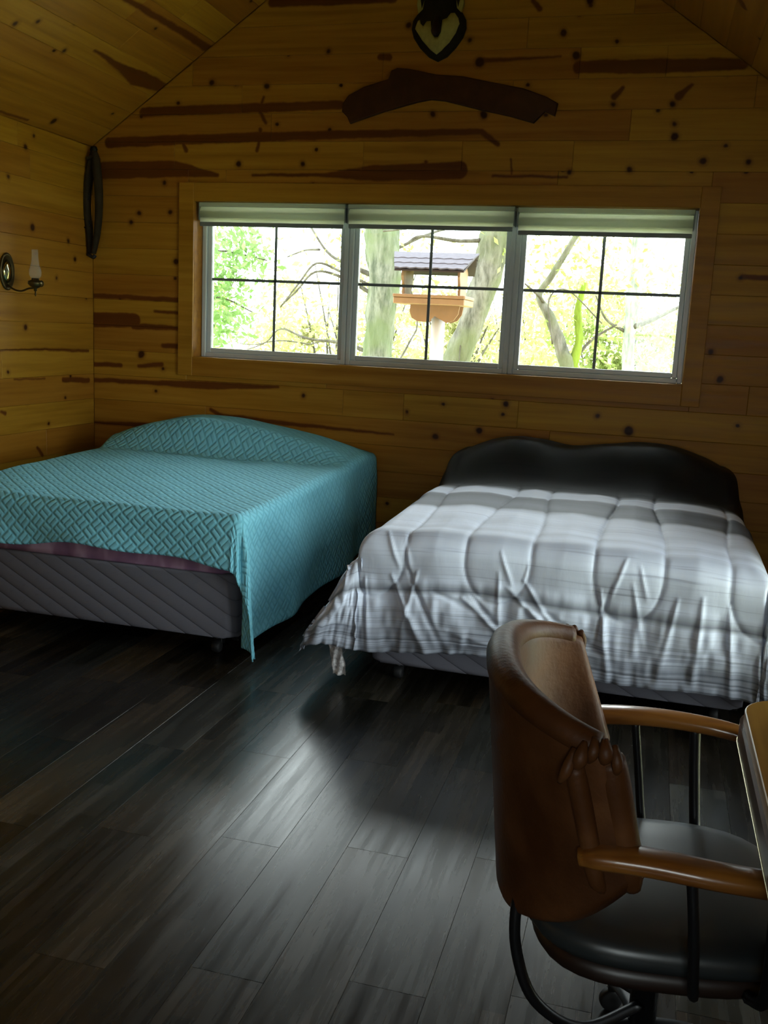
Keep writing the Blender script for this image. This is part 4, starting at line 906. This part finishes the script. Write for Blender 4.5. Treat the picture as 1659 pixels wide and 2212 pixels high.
def tree(label, trunk, Y, mat, branches=(), fol=(), leaf=None, size=.05, group=None, name='tree'):
    """trunk rows (x,z,r) from top to bottom at depth Y; goes on down to the ground"""
    rows = [(x, Y, z, r) for x, z, r in trunk]; x, _, z, r = rows[-1]
    rows += [(x, Y, (z-.45)/2-.0, r*1.1), (x, Y, -.5, r*1.35)]
    r_ = tag(empty(name, (x, Y, -.45)), label, 'tree', group); o = np.array([x, Y, -.45])
    up_ = np.array(rows[0]) + (np.array(rows[0])-np.array(rows[1]))*2.2; up_[3] = rows[0][3]*.7; rows = [tuple(up_)]+rows
    tube('trunk', [np.array(q[:3])-o for q in rows], [q[3] for q in rows], mat, r_, sides=16, n=6, wob=.07)
    for i, (dy, b) in enumerate(branches):
        P = [np.array([q[0], Y+dy*(1-k/(len(b)-1)), q[1]])-o for k, q in enumerate(b)]
        tube('branch', P, [q[2] for q in b], TWIG if max(q[2] for q in b) < .04 else mat, r_, sides=7, n=5, wob=.05)
    if fol: leaves('foliage', [(a-o[0], b-o[1], c-o[2], d, e) for a,b,c,d,e in fol], size, leaf, r_)
    return r_
B_ = lambda *q: list(q)
tree('thick mossy tree trunk standing upright just left of the bird feeder', T1, 11, BK1,
  [(.4,B_((-4.14,2.73,.013),(-3.84,2.38,.016),(-3.53,2.23,.024),(-3.1,2.08,.036))),(.3,B_((-4.35,2.31,.008),(-4.07,2.38,.011),(-3.84,2.38,.014))),
   (-.3,B_((-4.16,1.74,.008),(-4.02,1.9,.011),(-3.83,2.12,.013),(-3.52,2.07,.019),(-3.08,1.85,.03))),(-.5,B_((-4.11,1.70,.008),(-3.94,1.98,.011),(-3.78,2.21,.013),(-3.50,2.12,.016),(-3.10,1.95,.02))),
   (.2,B_((-4.33,1.47,.008),(-3.98,1.36,.016),(-3.52,1.33,.022),(-3.08,1.2,.03))),(.5,B_((-4.15,1.28,.005),(-3.86,1.33,.008),(-3.58,1.34,.011),(-3.1,1.22,.014))),
   (0,B_((-2.96,1.2,.008),(-2.91,1.84,.013),(-3.02,2.2,.012))),(-.6,B_((-2.78,1.0,.008),(-2.61,1.38,.011),(-2.57,1.64,.008),(-2.8,2.2,.009),(-3.0,2.5,.01))),
   (.3,B_((-4.92,1.16,.006),(-4.56,1.29,.008),(-4.33,1.46,.009),(-3.98,1.36,.01))),(.6,B_((-5.1,1.26,.006),(-4.8,1.25,.008),(-4.38,1.32,.008),(-3.9,1.30,.009))),
   (.6,B_((-2.2,2.75,.01),(-2.6,2.62,.014),(-3.05,2.35,.022)))],
  [(-3.6,11.2,2.6,.5,160),(-3.8,11,1.6,.5,70),(-2.7,11.3,2.4,.4,120),(-4.4,11.4,1.25,.4,160)], LM, .04)
tree('leaning grey tree trunk behind the right side of the bird feeder', T2, 10, BK2,
  [(-.3,B_((-2.5,2.34,.012),(-2.35,2.44,.016),(-1.97,2.41,.019),(-1.63,2.45,.028))),(-.5,B_((-2.67,2.45,.009),(-2.31,2.52,.009),(-1.62,2.60,.014))),(-.2,B_((-1.9,1.1,.005),(-1.9,1.51,.007),(-1.80,1.75,.008)))],
  [(-1.6,10.4,2.8,.45,260),(-1.4,10,2.5,.25,90),(-1.7,10.3,1.1,.35,140)], LM, .04)
tree('twisted double-stemmed tree, one stem bright with moss, low in the right window panel', T3a, 9, BK2,
  [(-.2,B_((-1.16,1.96,.008),(-1.05,1.87,.012),(-1.0,1.8,.014))),(-.3,B_((-.87,1.45,.008),(-.94,1.83,.008),(-.79,1.92,.006),(-.48,1.65,.006))),(.2,B_((-.36,1.65,.008),(-.57,1.5,.014),(-.70,1.31,.019),(-.76,1.2,.03)))],
  [(-1.0,9.3,2.1,.35,200),(-.6,9.2,2.05,.4,240),(-.95,9.2,1.3,.25,90)], LM, .035)
t3_ = [q for q in bpy.data.objects if q.name == 'tree.002'][0]
tube('trunk', [np.array((x, 9.02, z))-np.array(t3_.location) for x, z, r_ in T3b]+[np.array((-.76, 9.0, .6))-np.array(t3_.location)], [r_ for x, z, r_ in T3b]+[.05], BK3, t3_, sides=12, n=6, wob=.06)['label'] = 'bright green mossy stem'
tree('tall pale tree trunk at the right of the right window panel', T4, 13, BK4,
  [(-.3,B_((.22,1.95,.017),(-.07,1.79,.029),(-.33,1.68,.035))),(-.3,B_((-.78,2.05,.009),(-.64,1.77,.015),(-.38,1.62,.024)))],
  [(-.8,13.3,2.6,.7,420),(.1,13.4,2.2,.6,300),(-.5,13.2,1.5,.5,160)], LY, .05)
tree('leafy green sapling at the left of the left window panel', [(-5.1,3.2,.03),(-4.95,2.2,.04),(-4.85,1.4,.05)], 9.2, BK2,
  [(0,B_((-3.75,2.12,.006),(-4.3,2.2,.01),(-4.95,2.1,.02))),(0,B_((-3.85,1.6,.006),(-4.3,1.75,.01),(-4.9,1.6,.02)))],
  [(-4.05,9.1,2.28,.34,330),(-4.2,9.1,1.95,.32,300),(-4.12,9.1,1.62,.30,260),(-3.78,9.1,2.12,.25,120),(-4.3,9.2,1.35,.3,160),(-4.6,9.2,2.0,.5,300)], LG, .045)
# pale thickets farther back
for i, (x, y, w, h_, lf, lab) in enumerate([(-9.2,17,1.5,2.6,LM,'leafy yellow-green thicket far behind the left window panel'),(-6.2,20,1.7,3.6,LY,'pale yellow thicket behind the mossy trunk'),(-3.4,17,1.3,2.8,LY,'pale thicket behind the bird feeder post'),(-.9,20,1.5,2.6,LM,'yellow-green thicket behind the twisted tree'),(1.6,17,1.4,3.0,LM,'yellow-green thicket far behind the right end of the window'),(-12,23,3,5,LM,'tall distant thicket beyond the leafy green sapling'),(-3.5,26,3.5,4,LY,'palest and farthest thicket, straight behind the bird feeder')]):
    r = tag(empty('thicket', (x, y, -.2)), lab, 'bush')
    bm = bmesh.new()
    for k in range(9):
        a = random.uniform(-w*.6, w*.6); add_tube(bm, [(a*.5, random.uniform(-.3,.3), -.4), (a*.8, random.uniform(-.4,.4), h_*.35), (a*1.1+random.uniform(-.4,.4), 0, h_*random.uniform(.5,.9))], [.035,.025,.008], 5, 5)
    tag(bm_obj('stems', bm, TWIG, r, True), kind='stuff')
    leaves('foliage', [(random.gauss(0,w*.45), random.gauss(0,.5), random.uniform(.1,h_*.8), random.uniform(.3,.7), 230) for _ in range(26)], .075, lf, r)
# bird feeder on a white post
CEDAR = simple('cedar_board', (.21,.122,.060), .6, var=.2, scale=12); SHING = simple('grey_violet_shingle', (.07,.065,.085), .8, var=.3, scale=25); DKTRIM = simple('dark_roof_underside', (.03,.02,.025), .8)
WHITE = simple('white_post', (.50,.52,.55), .4, var=.02); SEED = simple('pale_bird_seed', (.7,.62,.4), .9, scale=150, var=.4)
fx, fy = -1.745, 7.8
r = tag(empty('bird_feeder', (fx, fy, -.45)), 'wooden bird feeder with dark shingled roof on a white post outside the middle window panel', 'bird feeder')
z0 = .45
lathe('post', [(.055,0),(.055,z0+1.715),(.02,z0+1.716)], (.045,0,0), WHITE, r, 24)
box('tray', -.285, .285, -.20, .20, z0+1.715, z0+1.765, CEDAR, r, .006)
for a in ((-.285,.285,-.205,-.185),(-.285,.285,.185,.205),(-.29,-.27,-.2,.2),(.27,.29,-.2,.2)): box('tray_rim', a[0], a[1], a[2], a[3], z0+1.7655, z0+1.79, CEDAR, r, .003)
box('bird_seed', -.24, .24, -.15, .15, z0+1.766, z0+1.778, SEED, r, .004)
sb = [(-.20,1.714),(-.205,1.66),(-.185,1.61),(-.14,1.585),(-.08,1.582),(-.03,1.60),(0,1.63),(.06,1.60),(.10,1.58),(.155,1.60),(.19,1.65),(.20,1.714)]
for yy in (-.085, .070): prism('support_bracket', [(a+.03, z0+b) for a, b in sb], lambda u,v,d: (u, d, v), yy, yy+.018, CEDAR, r, .003)
for sx in (-1, 1):
    px = sx*.225
    pr_ = [(-.13,1.7655),(.13,1.7655),(.12,1.84),(.17,1.93),(.16,1.985),(0,2.085),(-.16,1.985),(-.17,1.93),(-.12,1.84)]
    prism('end_panel', [(a, z0+b) for a, b in pr_], lambda u,v,d: (d, u, v), px-.010, px+.010, CEDAR, r, .003)
t = NT('feeder_glass'); t.n.remove(t.b); tr_ = t.node('ShaderNodeBsdfTransparent'); tr_.inputs[0].default_value = (.9,.92,.9,1); t.t.links.new(tr_.outputs[0], t.n['Material Output'].inputs[0]); FG = t.m
for sy in (-1, 1): prism('hopper_glass', [(-.214, z0+1.79), (.214, z0+1.79), (.214, z0+1.97), (-.214, z0+1.97)], lambda u,v,d: (u, sy*(.06+(v-z0-1.79)*.2)+d, v), -.002, .002, FG, r)
# roof courses with wavy lower edges, ridge longer than the eaves
for sy in (-1, 1):
    for k in range(3):
        d0, d1 = .0+.075*k, .105+.075*k; Lt = .345-.022*k; Lb = .345-.022*(k+1.3); nn = 22
        bm = bmesh.new(); b = bmesh.new(); lo, hi = [], []
        for s_ in range(nn+1):
            u = -1+2*s_/nn; wv = .006*math.sin(s_*1.9+k*2)
            for (lst, dd, L_) in ((hi, d0, Lt), (lo, d1+wv, Lb)):
                zt_ = z0+2.120-dd*.56+.004+(.010 if lst is lo else .002)
                lst.append((b.verts.new((u*L_, sy*dd, zt_)), b.verts.new((u*L_, sy*dd, zt_-.010))))
        for s_ in range(nn):
            for q in (0, 1): b.faces.new((hi[s_][q], hi[s_+1][q], lo[s_+1][q], lo[s_][q]))
            b.faces.new((lo[s_][0], lo[s_+1][0], lo[s_+1][1], lo[s_][1])); b.faces.new((hi[s_][0], hi[s_+1][0], hi[s_+1][1], hi[s_][1]))
        for e in (0, nn): b.faces.new((hi[e][0], hi[e][1], lo[e][1], lo[e][0]))
        merge(bm, b); bm_obj('shingle_course', bm, SHING, r)
    prism('roof_board', [(-.325, 0), (.325, 0), (.275, .235), (-.275, .235)], lambda u,v,d: (u, sy*v, z0+2.108-v*.56+d), -.014, 0, DKTRIM, r)
